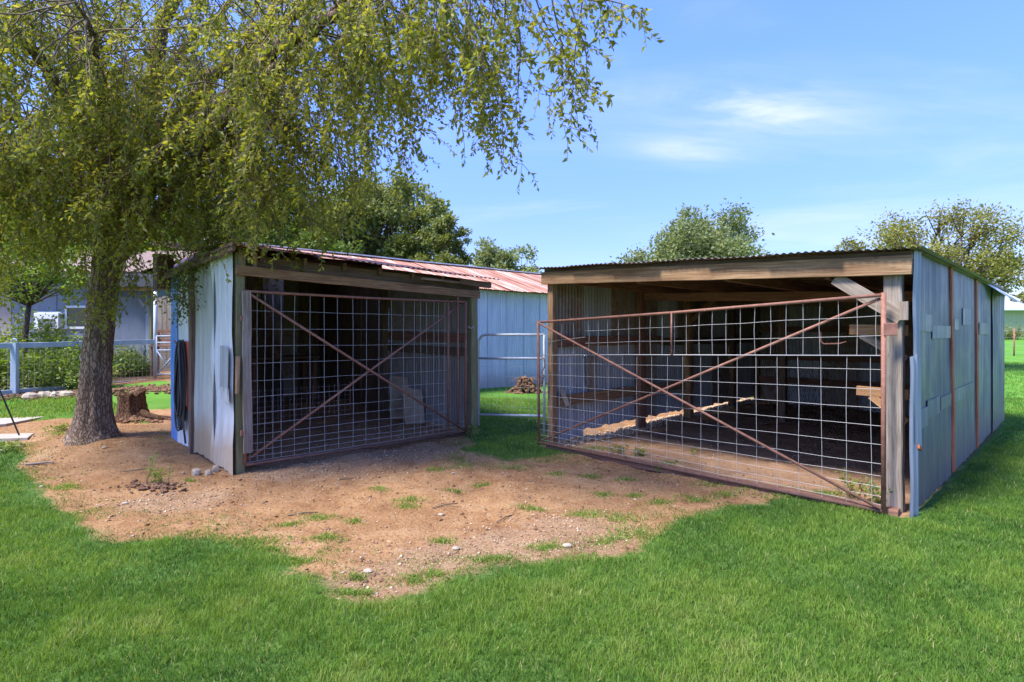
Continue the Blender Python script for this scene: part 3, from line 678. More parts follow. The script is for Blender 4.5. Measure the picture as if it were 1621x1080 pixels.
for x in (.16, .24, .32, .42, .52, .68, .87, 1.07, 1.26, 1.46, 1.65, 1.85, 2.04, 2.24, 2.42, 2.53, 2.64, 2.75, 2.86, 2.95):
    segs.append(((x, .018, .1), (x+random.gauss(0, .01), .018, ztop)))
part('wire_mesh', wires(MB(), segs, .0026), M['wire'], LG)

cm = MB()
for k in range(9): cm.tube([(xr+.03+.012*k+.016*math.cos(a*.9)*(1 if k % 2 else .4), -.03+.016*math.sin(a*.9)*(.4 if k % 2 else 1), 1.68-.03*math.sin(k/8*3.14)) for a in range(8)], .004, 5)
part('latch_chain', cm, M['pipe'], LG)
part('hinge', MB().beam((xl-.06, -.03, 1.75), (xl+.03, -.03, 1.75), .04, .06, jit=.002), M['rust'], LG)
part('hinge', MB().beam((xl-.06, -.03, .45), (xl+.03, -.03, .45), .04, .06, jit=.002), M['rust'], LG)
# the sagging panel of finer mesh standing behind it
IP = empty('wire_panel', ML @ Matrix.Translation((0.25, 2.6, 0.05)))
tag(IP, 'low fine-meshed wire panel standing inside the left shed behind its gate', 'wire panel')
segs = [((0, 0, z), (2.6, 0, z)) for z in np.arange(0.05, .62, .09)]+[((x, .006, 0.0), (x, .006, .62)) for x in np.arange(0, 2.61, .10)]
part('wire_mesh', wires(MB(), segs, .0025), M['wire'], IP)
part('stake', MB().tube([(0, 0, -.1), (0, 0, .66)], .012, 6), M['rust'], IP)
part('stake', MB().tube([(2.6, 0, -.1), (2.6, 0, .66)], .012, 6), M['rust'], IP)

# tube gate in the gap between the sheds
pa = ML @ Vector((3.63, -.02, 0)); pb = MR @ Vector((-0.0, -.02, 0)); dg = (pb-pa); Lg = dg.length
MG = Matrix.Translation(pa) @ Matrix.Rotation(math.atan2(dg.y, dg.x), 4, 'Z')
TG = empty('tube_gate', MG); tag(TG, 'grey galvanised tube gate closing the grassy gap between the two sheds', 'gate')
def rc(t): return 1.56-.10*t/Lg
cor = [(0.03, 0, .12), (0.03, 0, 1.38), (.045, 0, 1.47), (.09, 0, 1.525), (.17, 0, 1.55), (Lg-.04, 0, 1.555)]
part('frame_tube', MB().tube(cor, .021, 10), M['pipe'], TG)
part('rail', MB().tube([(0.03, 0, 1.18), (Lg-.03, 0, 1.22)], .019, 10), M['pipe'], TG)
part('rail', MB().tube([(0.03, 0, .29), (Lg-.03, 0, .41)], .017, 10), M['pipe'], TG)
part('end_tube', MB().tube([(Lg-.04, 0, .15), (Lg-.04, 0, 1.555)], .019, 10), M['pipe'], TG)
segs = [((.03, .01, z), (Lg-.04, .01, z+.05)) for z in np.arange(.45, 1.15, .15)]+[((x, .012, .3), (x, .012, 1.17)) for x in np.arange(.18, Lg-.05, .15)]
part('wire_mesh', wires(MB(), segs, .002), M['wire'], TG)
km = MB()
for k in range(6):
    a = random.random()*6; km.tube([(-.03+.05*math.cos(a+t), -.03+.03*math.sin(t*1.7+a), 1.62+.05*math.sin(a+t)) for t in np.linspace(0, 5, 12)], .009, 5)
rope = km.build('rope_knot', M['white_paint']); rope.matrix_world = MG; tag(rope, 'knotted pale rope tied round the post above the tube gate', 'rope')

# ------------------------------------------------------------------ left shed
LS = empty('open_front_shed', ML)
tag(LS, 'smaller open shed with pale blue side wall and rusty red roof beside the tree', 'shed')
WL = 3.62
def lz(x): return 2.355+(2.235-2.355)*x/WL                # header top
def le(x): return 2.535+(2.41-2.535)*x/WL                # eave
part('header_beam', MB().beam((0.0, -.055, lz(0)-.06), (WL+.02, -.055, lz(WL)-.06), .045, .11, jit=.003), M['wood'], LS)
part('front_post', MB().beam((0.06, 0.02, -.05), (0.06, 0.02, 2.5), .10, .10, up=(0, 1, 0), jit=.004), M['wood_green'], LS)
part('front_post', MB().beam((3.55, 0.0, -.05), (3.55, 0.0, 2.24), .12, .12, up=(0, 1, 0), jit=.005), M['wood_green'], LS)
part('gate_stile_board', MB().beam((0.115, -.10, .22), (0.10, -.10, 2.06), .095, .03, side=(1, 0, 0), jit=.004), M['wood_grey'], LS)
part('cripple', MB().beam((0.22, -.02, lz(0)-.01), (0.22, -.02, 2.52), .05, .05, up=(0, 1, 0), jit=.002), M['wood'], LS)
part('cripple', MB().beam((0.07, -.045, lz(0)-.02), (0.07, -.045, 2.52), .07, .04, up=(0, 1, 0), jit=.002), M['wood_grey'], LS)
part('upper_plate', MB().beam((0.0, .06, 2.42), (WL+.1, .06, 2.29), .05, .16, jit=.003), M['wood_dark'], LS)
for k in range(7):
    x = .3+k*.53
    part('rafter', MB().beam((x, -.02, le(x)-.05), (x, 5.2, le(x)+.70), .045, .10, jit=.003), M['wood_dark'], LS)
part('roof_cheek', MB().add([(3.76, 3.0, 2.80), (3.76, 6.4, 3.32), (3.76, 6.4, 3.40), (3.76, 3.0, 2.95), (3.76, 3.9, 2.66)], [(0, 4, 1, 2, 3)]), M['wood_dark'], LS)
part('loose_lath', MB().beam((2.5, -.10, 2.36), (3.75, -.12, 2.325), .03, .03, jit=.004), M['wood_grey'], LS)
part('rafter_tail', MB().beam((3.2, -.12, 2.36), (3.78, -.16, 2.33), .05, .09, jit=.003), M['wood_dark'], LS)
# roof sheets rising gently to the barn behind, left slope as a hip
for i in range(6):
    x0 = -.12+i*.655; x1 = x0+.69
    q0 = 1.6+(x0+.12)*.56; q1 = 1.6+(x1+.12)*.56
    part('roof_sheet', MB().sheet((x0, -.33-.03*(i % 2), le(x0)+.005*(i % 2)), (x1, -.33-.03*(i % 2), le(x1)+.005*(i % 2)), (q1, 6.42, 3.53), (q0, 6.42, 3.53), amp=.011, ny=8, wob=.01, edge=.02), M['rust_roof'], LS)
part('roof_sheet', MB().sheet((-.13, 2.75, 2.42), (-.13, -.36, 2.54), (1.6, 6.40, 3.50), (1.58, 6.42, 3.50), amp=.006, ny=6, nx=120), M['rust_roof'], LS, 'pale hip slope of the roof over the side wall')
part('eave_board', MB().beam((-.10, -.3, 2.525), (-.10, 2.75, 2.39), .03, .10, jit=.004), M['wood_dark'], LS)
part('eave_end', MB().box((-.19, 2.55, 2.22), (.02, 2.85, 2.72), jit=.003), M['wood_dark'], LS)
# side wall sheets (outside)
part('side_sheet', MB().sheet((-.03, .66, .05), (-.012, -.06, -.03), (-.012, -.02, 2.52), (-.03, .66, 2.46), pitch=.12, amp=.008, ny=22, nx=48, wob=.03, edge=.05), M['paint_pale'], LS, 'pale blue sheet with a bent lower corner')
part('side_sheet', MB().sheet((-.025, 1.40, .03), (-.022, .60, .0), (-.022, .60, 2.47), (-.025, 1.40, 2.42), pitch=.20, amp=.006, ny=14, nx=40, wob=.02, edge=.03), M['paint_green'], LS, 'greenish grey sheet')
part('sheet_patch', MB().sheet((-.05, .30, .93), (-.047, .03, .88), (-.047, .03, 1.42), (-.05, .30, 1.44), pitch=.14, amp=.005, ny=6, nx=16, wob=.012, edge=.02), M['strip_bright'], LS)
part('sheet_patch', MB().sheet((-.054, .28, .82), (-.05, .0, .78), (-.05, .0, .95), (-.054, .28, .96), pitch=.14, amp=.004, ny=4, nx=12, wob=.014, edge=.02), M['paint_pale'], LS)
part('splintered_board', MB().beam((.0, -.09, .90), (.01, -.085, 1.32), .03, .05, up=(0, 1, 0), jit=.008), M['wood'], LS)
part('corner_post', MB().beam((-.02, 1.47, -.05), (-.02, 1.47, 2.42), .10, .10, up=(0, 1, 0), jit=.006), M['wood_dark'], LS)
part('side_sheet', MB().sheet((-.03, 2.16, .05), (-.03, 1.53, .05), (-.03, 1.53, 2.41), (-.03, 2.16, 2.40), pitch=.13, amp=.010, ny=8, nx=40, wob=.012), M['white_sheet'], LS, 'white ribbed sheet')
part('side_sheet', MB().sheet((-.037, 2.50, .05), (-.037, 2.14, .05), (-.037, 2.14, 2.40), (-.037, 2.50, 2.37), pitch=.25, amp=.004, ny=8, nx=24, wob=.01), M['blue_sheet'], LS, 'bright blue sheet')
part('red_panel', MB().sheet((-.055, 2.08, .55), (-.055, 1.54, .55), (-.055, 1.54, 1.47), (-.055, 2.08, 1.47), pitch=.3, amp=.002, ny=3, nx=6, wob=.01), M['red_panel'], LS, 'red-orange panel behind the hose')
part('panel_foot', MB().sheet((-.06, 1.97, .40), (-.06, 1.66, .40), (-.06, 1.66, .60), (-.06, 1.97, .72), pitch=.3, amp=.002, ny=3, nx=6, wob=.01), M['concrete'], LS)
# inner walls
for i in range(4):
    y0 = .08+i*.585
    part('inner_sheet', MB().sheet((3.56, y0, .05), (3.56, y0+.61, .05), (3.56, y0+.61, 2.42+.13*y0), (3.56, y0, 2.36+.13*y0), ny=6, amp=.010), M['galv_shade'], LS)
part('girt', MB().beam((3.515, .05, 1.50), (3.515, 2.4, 1.53), .04, .15, jit=.004), M['wood_red'], LS)
part('girt', MB().beam((3.515, .05, 1.28), (3.515, 2.4, 1.30), .04, .13, jit=.004), M['wood_dark'], LS)
part('inner_post', MB().beam((3.45, 2.42, -.1), (3.45, 2.42, 2.6), .13, .13, up=(0, 1, 0), jit=.005), M['wood_dark'], LS)
for i in range(3):
    y0 = 2.5+i*.9
    part('inner_board', MB().box((3.52, y0, .1), (3.55, y0+.88, 2.75), jit=.003), M['wood_dark'], LS)
for i in range(4):
    x0 = 1.45+i*.54
    part('back_board', MB().box((x0, 5.25+.004*(i % 2), .15), (x0+.53, 5.28+.004*(i % 2), 2.95), jit=.003), M['wood_dark'] if i % 2 else M['galv_dark'], LS)
for i in range(4):
    t0 = i/4; t1 = (i+1)/4
    part('inner_sheet', MB().sheet((.03+1.6*t0, 2.5+2.8*t0, .05), (.03+1.6*t1, 2.5+2.8*t1, .05), (.03+1.6*t1, 2.5+2.8*t1, 2.65), (.03+1.6*t0, 2.5+2.8*t0, 2.45), ny=4, amp=.009), M['galv_dark'], LS)
part('doorway_post', MB().beam((2.35, 5.19, 0), (2.35, 5.19, 2.9), .09, .09, up=(0, 1, 0), jit=.004), M['wood_red'], LS)
wt = empty('work_table', ML @ Matrix.Translation((2.3, 4.6, gz1(*(ML @ Vector((2.3, 4.6, 0)))[:2])))); tag(wt, 'dark wooden work table at the back of the left shed interior', 'table')
part('table_top', MB().box((-.6, -.3, .86), (.8, .3, .91), jit=.003), M['wood_dark'], wt)
for x in (-.5, .7):
    for y in (-.24, .24): part('leg', MB().beam((x, y, 0), (x, y, .86), .08, .08, up=(0, 1, 0), jit=.003), M['wood_red'], wt)
# two stone slabs leaning on the inner wall
def slab(name, mx, wd, ht, th, label, top):
    n = 7; mb = MB(); vs_ = []
    for s_ in (0, 1):
        for j in range(n+1):
            for i in range(5):
                x = (i/4-.5)*wd*(1-.06*abs(j/n-.5)); z = ht*j/n
                if j == n: z += top[i]
                x += random.gauss(0, .006) if i in (0, 4) else 0
                vs_.append((x, s_*th+random.gauss(0, .004), z))
    fs = []; K = (n+1)*5
    for j in range(n):
        for i in range(4):
            a = j*5+i; fs.append((a, a+1, a+6, a+5)); fs.append((K+a, K+a+5, K+a+6, K+a+1))
    for j in range(n): fs.append((j*5, j*5+5, K+j*5+5, K+j*5)); fs.append((j*5+4, K+j*5+4, K+j*5+9, j*5+9))
    for i in range(4): fs.append((n*5+i, n*5+i+1, K+n*5+i+1, K+n*5+i))
    mb.add(vs_, fs); o = mb.build(name, M['slab']); o.matrix_world = mx; tag(o, label, 'slab', 'stone slabs in the left shed'); return o
p = ML @ Vector((3.36, 1.78, 0)); p.z = gz1(p.x, p.y)-.01; slab('stone_slab', Matrix.Translation(p) @ Matrix.Rotation(.25, 4, 'Z') @ Matrix.Rotation(-.14, 4, 'X'), .33, .76, .07, 'taller straight stone slab leaning on the inner wall of the left shed', (0, .01, 0, -.01, -.02))
p = ML @ Vector((3.27, 1.15, 0)); p.z = gz1(p.x, p.y)-.01; slab('stone_slab', Matrix.Translation(p) @ Matrix.Rotation(.3, 4, 'Z') @ Matrix.Rotation(-.2, 4, 'X') @ Matrix.Rotation(-.08, 4, 'Y'), .33, .62, .07, 'shorter chipped stone slab leaning in front of the taller slab', (.03, .03, -.02, -.03, -.05))

# hose hung on the side wall
hp = []
for k in range(9):
    wy = .12+.03*random.random(); L_ = .92+.30*random.random(); ox = -.085-.018*(k % 4); oy = 1.72+random.gauss(0, .018)
    for t in np.linspace(0, 2*math.pi, 26)[:-1]:
        s_ = math.sin(t); c = math.cos(t)
        zz_ = 1.47-(1-c)*.5*L_*1.02; ww = wy*(.55+.6*(1-c)*.5)
        hp.append((ox+.012*math.sin(t*2+k), oy+s_*ww+.02*(1-c), zz_+.012*math.sin(3*t+k)))
hp += [(-.10, 1.62, .5), (-.10, 1.60, .3), (-.09, 1.56, .12)]
hose = MB().tube(hp, .0125, 7).build('garden_hose', M['rubber']); hose.matrix_world = ML
tag(hose, 'black coiled garden hose hung on the side wall of the left shed', 'hose')
hk = MB().tube([(-.02, 1.72, 1.44), (-.16, 1.72, 1.44), (-.18, 1.72, 1.48)], .012, 6).build('hose_hook', M['rust']); hk.matrix_world = ML; tag(hk, 'rusty iron hook holding the coiled hose', 'hook')

# ------------------------------------------------------------------ barn behind
BA = empty('barn', ML); tag(BA, 'long pale blue corrugated barn with rusty red roof behind the gap', 'barn')
for i in range(20):
    x0 = 3.62+i*.66; dx = .003*(i % 2)
    g0 = gz1(*(ML @ Vector((x0+.3, 4.14, 0)))[:2])
    part('wall_sheet', MB().sheet((x0, 4.14+dx, g0+.0), (x0+.69, 4.14+dx, g0), (x0+.69, 4.14+dx, 2.68), (x0, 4.14+dx, 2.68), ny=6, amp=.010, wob=.008), M['barn_blue'], BA)
part('wall_plate', MB().beam((3.5, 4.10, 2.69), (17, 4.10, 2.69), .05, .06, jit=.004), M['wood_dark'], BA)
for i in range(24):
    x0 = 2.2+i*.655; x1 = x0+.69; k = .005*(i % 2); dr = .0 if i % 3 else .03
    part('roof_sheet', MB().sheet((x0, 3.85-dr, 2.67+k), (x1, 3.85-dr, 2.67+k), (x1, 6.52, 3.56+k), (x0, 6.52, 3.56+k), amp=.010, ny=5, wob=.012, edge=.05), M['rust_roof'], BA)
    part('back_roof_sheet', MB().sheet((x1, 9.2, 2.67+k), (x0, 9.2, 2.67+k), (x0, 6.50, 3.56+k), (x1, 6.50, 3.56+k), amp=.010, ny=3, nx=30), M['rust_roof'], BA)
part('ridge_cap', MB().beam((1.55, 6.51, 3.575), (17.8, 6.51, 3.575), .26, .03, jit=.006), M['white_sheet'], BA)
part('gable_wall', MB().add([(2.3, 4.2, 0), (2.3, 8.9, 0), (2.3, 8.9, 2.7), (2.3, 6.5, 3.5), (2.3, 4.2, 2.72)], [(0, 1, 2, 3, 4)]), M['galv_dark'], BA)
part('gable_wall', MB().add([(16.6, 4.2, 0), (16.6, 8.9, 0), (16.6, 8.9, 2.7), (16.6, 6.5, 3.46), (16.6, 4.2, 2.72)], [(0, 1, 2, 3, 4)]), M['barn_blue'], BA)
part('back_wall', MB().add([(2.3, 8.88, 0), (16.6, 8.88, 0), (16.6, 8.88, 2.72), (2.3, 8.88, 2.72)], [(0, 1, 2, 3)]), M['galv_dark'], BA)
# heap of earth and roots against its wall
p0 = onG(832, 622); hp_ = []
for i in range(260):
    a = random.random()*6.28; r = abs(random.gauss(0, .22)); 
    hp_.append((p0.x+r*math.cos(a)*1.15, p0.y+r*math.sin(a)*.5, p0.z+max(0, .42*(1-r/.36))*random.uniform(.6, 1), random.uniform(.03, .075)))
HE = empty('root_heap', loc=p0); tag(HE, 'brown heap of earth and roots against the pale blue barn wall', 'heap')
o = clods(MB(), [(x-p0.x, y-p0.y, z-p0.z, r) for x, y, z, r in hp_]).build('clods', M['clod'], None); o.parent = HE; o['kind'] = 'stuff'
for i in range(9):
    a = random.uniform(-1.3, 1.3); part('root', MB().tube([(0, 0, .25), (.2*math.sin(a), -.1, .36+.05*random.random()), (.42*math.sin(a), -.16, .12+.2*random.random())], [.02, .014, .004], 5), M['clod'], HE)

# ------------------------------------------------------------------ foliage machinery
def leaves_mesh(name, pos, dirs, size, rnd, mat, parent=None, width=0.5, fold=0.18, kind=None, curl=.15):
    """each leaf: four verts, two triangles folded along the rib"""
    n = len(pos); d = dirs/np.linalg.norm(dirs, axis=1, keepdims=True)
    r = rng.normal(size=(n, 3)); sdv = np.cross(d, r); sdv /= np.linalg.norm(sdv, axis=1, keepdims=True)+1e-9
    nr = np.cross(sdv, d); S = size[:, None]; wdt = width*S*.5
    base = pos; lft = pos+d*S*.45+sdv*wdt+nr*S*fold*.3; rgt = pos+d*S*.42-sdv*wdt+nr*S*fold*.3; tip = pos+d*S-nr*S*curl
    V = np.stack([base, lft, rgt, tip], 1).reshape(-1, 3)
    o = (np.arange(n)*4)[:, None]
    T = np.array([[0, 3, 1], [0, 2, 3]])
    L = (o[:, :, None]+T[None]).reshape(-1)
    return npmesh(name, V, L, np.arange(n*2)*3, mat, parent, {'rnd': np.repeat(rnd, 4)}, sm=False, kind=kind)
def branch(p, d, L, r0, r1, n=6, droop=0.0, wig=0.12):
    pts = [Vector(p)]; d = Vector(d).normalized(); rs = [r0]
    for i in range(n):
        d = (d+Vector((random.gauss(0, wig), random.gauss(0, wig), random.gauss(0, wig)-droop))).normalized()
        pts.append(pts[-1]+d*(L/n)); rs.append(r0+(r1-r0)*(i+1)/n)
    return pts, rs, d
def far_tree(name, label, px, py_top, Y, hw, mat, clumps=46, leaves=9000, leaf=.16, hfrac=.62, trunk_r=.18, sparse=False, group='trees beyond the sheds', ybase=None, lean=0, squash=1.0):
    x = (px-CX)/F*Y; zt_ = EYE-(py_top-HY)/F*Y; z0 = gz1(x, Y); H = zt_-z0; R = hw/F*Y
    root = empty(name, loc=(x, Y, z0)); tag(root, label, 'tree', group)
    mb = MB(); tips = []
    th = H*(1-hfrac)
    pts, rs, d = branch((0, 0, -.1), (lean*.3, 0, 1), th+.1, trunk_r, trunk_r*.75, 5, 0, .05); mb.tube(pts, rs, 9)
    trunk = mb.build('trunk', M['bark_far'], None); trunk.parent = root
    bm_ = MB(); cz = th+(H-th)*.5; rz = (H-th)*.5
    cl = []
    k = 0
    while len(cl) < clumps and k < 9999:
        k += 1; v = Vector((random.uniform(-1, 1), random.uniform(-1, 1), random.uniform(-1, 1)))
        if v.length > 1 or v.length < .35: continue
        if v.z < -.3 and math.hypot(v.x, v.y) < .35: continue
        rr = random.uniform(.75, 1.08); cl.append(Vector((v.x*R*rr+lean*R*.3, v.y*R*.8*rr, cz+v.z*rz*rr)))
    tp = pts[-1]
    for c in cl:
        mid = tp.lerp(c, .5)+Vector((random.gauss(0, .12*R), random.gauss(0, .12*R), .06*R))
        q = [tp.lerp(mid, t) for t in (0, .5)]+[mid, mid.lerp(c, .6), c]
        bm_.tube(q, [trunk_r*.42, trunk_r*.3, trunk_r*.2, trunk_r*.11, trunk_r*.04], 5, cap=False)
        if sparse:
            for _ in range(5):
                e = c+Vector((random.gauss(0, .25), random.gauss(0, .25), random.gauss(.05, .2)))*R*.35
                bm_.tube([mid.lerp(c, .5), (mid+c)/2*.3+e*.7, e], [trunk_r*.1, trunk_r*.07, trunk_r*.02], 4, cap=False)
    br = bm_.build('branches', M['bark_far'], None); br.parent = root
    C = np.array([tuple(c) for c in cl]); per = leaves//len(cl)
    csz = rng.uniform(.16, .30, len(cl))*R*(0.8 if sparse else 1)
    ci = np.repeat(np.arange(len(cl)), per); n = len(ci)
    off = rng.normal(size=(n, 3)); off /= np.linalg.norm(off, axis=1, keepdims=True); rad = rng.uniform(.25, 1, n)**.6
    # every clump is a bunch of short shoots
    sh = rng.normal(size=(len(cl), 14, 3)); sh[..., 2] += .25; sh /= np.linalg.norm(sh, axis=2, keepdims=True)
    si = rng.integers(0, 14, n); base = sh[ci, si]
    dirv = base*.8+off*.35
    pos = C[ci]+dirv*(csz[ci]*rad)[:, None]*np.array([1.25, 1.25, .95*squash])+rng.normal(size=(n, 3))*.03*R
    dl = base+rng.normal(size=(n, 3))*.6; dl[:, 2] -= .15
    cr = rng.uniform(.1, .8, len(cl))
    rnd = np.clip(cr[ci]*.5+rng.uniform(0, .5, n), 0, 1)
    leaves_mesh('crown', pos, dl, leaf*rng.uniform(.6, 1.3, n), rnd, mat, root, .55)
    return root
far_tree('broadleaf_tree', 'tall dark green tree rising behind the left shed roof', 590, 272, 27, 112, M['leaf_dark'], 80, 40000, .19, .8, .25)
far_tree('broadleaf_tree', 'olive green tree half hidden behind the hanging branches of the big tree', 455, 300, 24, 110, M['leaf_weed'], 60, 26000, .18, .8, .2)
far_tree('broadleaf_tree', 'round dark tree at the right end of the tall tree behind the left shed', 700, 328, 25, 48, M['leaf_dark'], 46, 16000, .15, .85, .16)
far_tree('broadleaf_tree', 'low bushy tree above the barn roof in the gap', 795, 390, 31, 68, M['leaf_grey'], 50, 16000, .19, .8, .16, squash=.8)
far_tree('willow_tree', 'silvery green tree behind the left half of the larger shed roof', 1100, 338, 28, 118, M['leaf_grey'], 100, 42000, .18, .85, .22)
far_tree('mesquite_tree', 'open yellowish tree with bare dark limbs behind the right shed corner', 1490, 328, 21, 135, M['leaf_yellow'], 60, 20000, .105, .62, .2, sparse=True, lean=.1)
far_tree('mesquite_tree', 'low yellowish tree top left of the open mesquite tree', 1345, 375, 25, 48, M['leaf_yellow'], 26, 2600, .11, .6, .12, sparse=True)
far_tree('broadleaf_tree', 'dark tree top over the olive building at the right edge', 1640, 448, 60, 28, M['leaf_dark'], 24, 2500, .35, .7, .2)
far_tree('broadleaf_tree', 'bright green tree behind the blue-grey house at the left edge', 40, 190, 24, 170, M['leaf_light'], 70, 15000, .22, .75, .25, group='trees by the house')
far_tree('broadleaf_tree', 'light green tree right of the house behind the porch roof', 235, 300, 22, 90, M['leaf_light'], 50, 9000, .18, .75, .18, group='trees by the house')
far_tree('broadleaf_tree', 'pale green tree behind the left shed beside the porch', 345, 315, 26, 85, M['leaf_light'], 50, 9000, .2, .8, .18, group='trees by the house')
far_tree('ornamental_tree', 'small light green tree with thin trunk in front of the house window', 33, 350, 14.2, 105, M['leaf_light'], 46, 6500, .10, .52, .07, group='trees by the house')
far_tree('broadleaf_tree', 'dense green tree closing the view behind the barn ridge', 330, 330, 34, 150, M['leaf_weed'], 50, 9000, .26, .85, .2, group='trees by the house')

# ------------------------------------------------------------------ the big tree
BT = empty('elm_tree', loc=tb); tag(BT, 'big shade tree with rough trunk and hanging leafy branches on the left', 'tree')
def trunk_mesh():
    rings = 46; nseg = 56; vs_ = []; path = []
    for i in range(rings):
        t = i/(rings-1); z = -.12+t*3.4
        cx_ = .05*t+.30*t*t*t; cy_ = .05*math.sin(t*2.2)
        r = .175+.17*math.exp(-max(0, z+.05)/.22)+.05*math.exp(-max(0, z)/.8)-.02*t
        if z > 2.3: r += .03*math.exp(-((z-2.9)/.35)**2)
        path.append((cx_, cy_, z, r))
        for k in range(nseg):
            a = 2*math.pi*k/nseg
            fl = 1+.34*math.exp(-max(0, z+.02)/.17)*(max(0, math.cos(2.5*a+.6))**1.5)+.05*math.sin(3*a+1)+.03*math.sin(7*a+z*2)
            ridge = .022*(abs(float(vnoise(a*5.2+z*.6, z*3.2, 4))-.5)*2)+.012*(float(vnoise(a*11+z, z*7, 6))-.5)
            rr = r*fl+ridge-.006
            vs_.append((cx_+rr*math.cos(a), cy_+rr*math.sin(a), z))
    fs = []; us = []
    for i in range(rings-1):
        for k in range(nseg):
            k2 = (k+1) % nseg; fs.append((i*nseg+k, i*nseg+k2, (i+1)*nseg+k2, (i+1)*nseg+k))
    fs.append(tuple((rings-1)*nseg+k for k in range(nseg)))
    return MB().add(vs_, fs, None, True), path
tm, tpath = trunk_mesh(); TRK = tm.build('trunk', M['bark'], None); TRK.parent = BT
top = Vector(tpath[-1][:3])
# limbs: end points in the world (relative to the tree foot): reach left, over the yard to the right and towards the viewer
def rel(px, py, Y): return P(px, py, Y)-tb
limbs = [  # (mid, end, radius)
    (rel(300, 60, 7.2), rel(640, -60, 6.0), .12), (rel(330, 150, 7.6), rel(560, 60, 7.4), .09), (rel(420, 0, 6.0), rel(730, -50, 4.8), .11),
    (rel(100, 80, 6.6), rel(-60, -40, 5.6), .11), (rel(120, 200, 7.6), rel(-90, 130, 7.0), .09),
    (rel(230, 60, 8.6), rel(420, -40, 9.6), .10), (rel(140, 40, 9.0), rel(40, -100, 10.4), .09), (rel(330, 210, 7.4), rel(450, 190, 6.4), .06),
    (rel(180, 120, 6.4), rel(120, 10, 5.4), .08), (rel(480, -20, 5.6), rel(670, -50, 5.2), .07), (rel(300, -60, 7.6), rel(300, -260, 7.4), .12),
    (rel(60, 240, 7.4), rel(-60, 240, 6.2), .06), (rel(260, 250, 7.8), rel(330, 200, 8.6), .05),
]
LP = []; LD = []; LS_ = []; LR = []
lm = {}; twigm = MB()
def leafline(pts, step, size, tone):
    for a, b in zip(pts[:-1], pts[1:]):
        L = (b-a).length; k = max(1, int(L/step)); d = (b-a).normalized()
        for i in range(k):
            p = a.lerp(b, (i+random.random())/k); s_ = d.cross(Vector((random.gauss(0, 1), random.gauss(0, 1), random.gauss(0, 1)))).normalized()
            v = (d*.5+s_*.9+Vector((0, 0, -.35)))
            LP.append(tuple(p)); LD.append(tuple(v)); LS_.append(size*random.uniform(.55, 1.35)); LR.append(min(1, max(0, tone+random.gauss(0, .2))))
def spray(p, d, L, tone, size, depth=0):
    pts, rs, dd = branch(p, d, L, .0065 if depth == 0 else .003, .0012, 6 if depth == 0 else 4, .20, .14)
    twigm.tube(pts if depth == 0 else pts[::2], rs if depth == 0 else rs[::2], 4 if depth == 0 else 3, cap=False)
    leafline(pts[1:], .021, size, tone)
    if depth < 1:
        for i in range(1, len(pts)):
            for _ in range(2 if random.random() < .6 else 1):
                dv = (pts[i]-pts[i-1]).normalized(); s_ = dv.cross(Vector((random.gauss(0, 1), random.gauss(0, 1), random.gauss(0, 1)))).normalized()
                spray(pts[i], dv*.6+s_*.8+Vector((0, 0, -.2)), L*random.uniform(.25, .5), tone, size, depth+1)
for li, (mid, end, r) in enumerate(limbs):
    m = MB(); a = top-Vector((0, 0, random.uniform(.1, .7))); 
    pts = []
    for i in range(15):
        t = i/14; p = a*(1-t)**2+mid*2*t*(1-t)+end*t*t
        pts.append(p+Vector((random.gauss(0, .03), random.gauss(0, .03), random.gauss(0, .03)))*(1 if 0 < i else 0))
    rs = [r*(1-t/14)**.8+.012 for t in range(15)]
    m.tube(pts, rs, 9); o = m.build('limb', M['bark'], None); o.parent = TRK
    for i in range(3, 15):
        t = i/14
        nb = 4 if t < .7 else 5
        for _ in range(nb):
            dv = (pts[i]-pts[i-1]).normalized(); s_ = dv.cross(Vector((random.gauss(0, 1), random.gauss(0, 1), random.gauss(0, 1)))).normalized()
            d = dv*.5+s_*.8+Vector((0, 0, .05)); L = random.uniform(.5, 1.05)
            bp, br_, dd = branch(pts[i], d, L, .010, .005, 5, .10, .16); twigm.tube(bp, br_, 5, cap=False)
            tone = random.uniform(.2, .7); sz = .054
            spray(bp[-1], dd, random.uniform(.5, .95), tone, sz)
            spray(bp[3], Vector((random.gauss(0, .5), random.gauss(0, .5), -.6)), random.uniform(.4, .9), tone, sz)
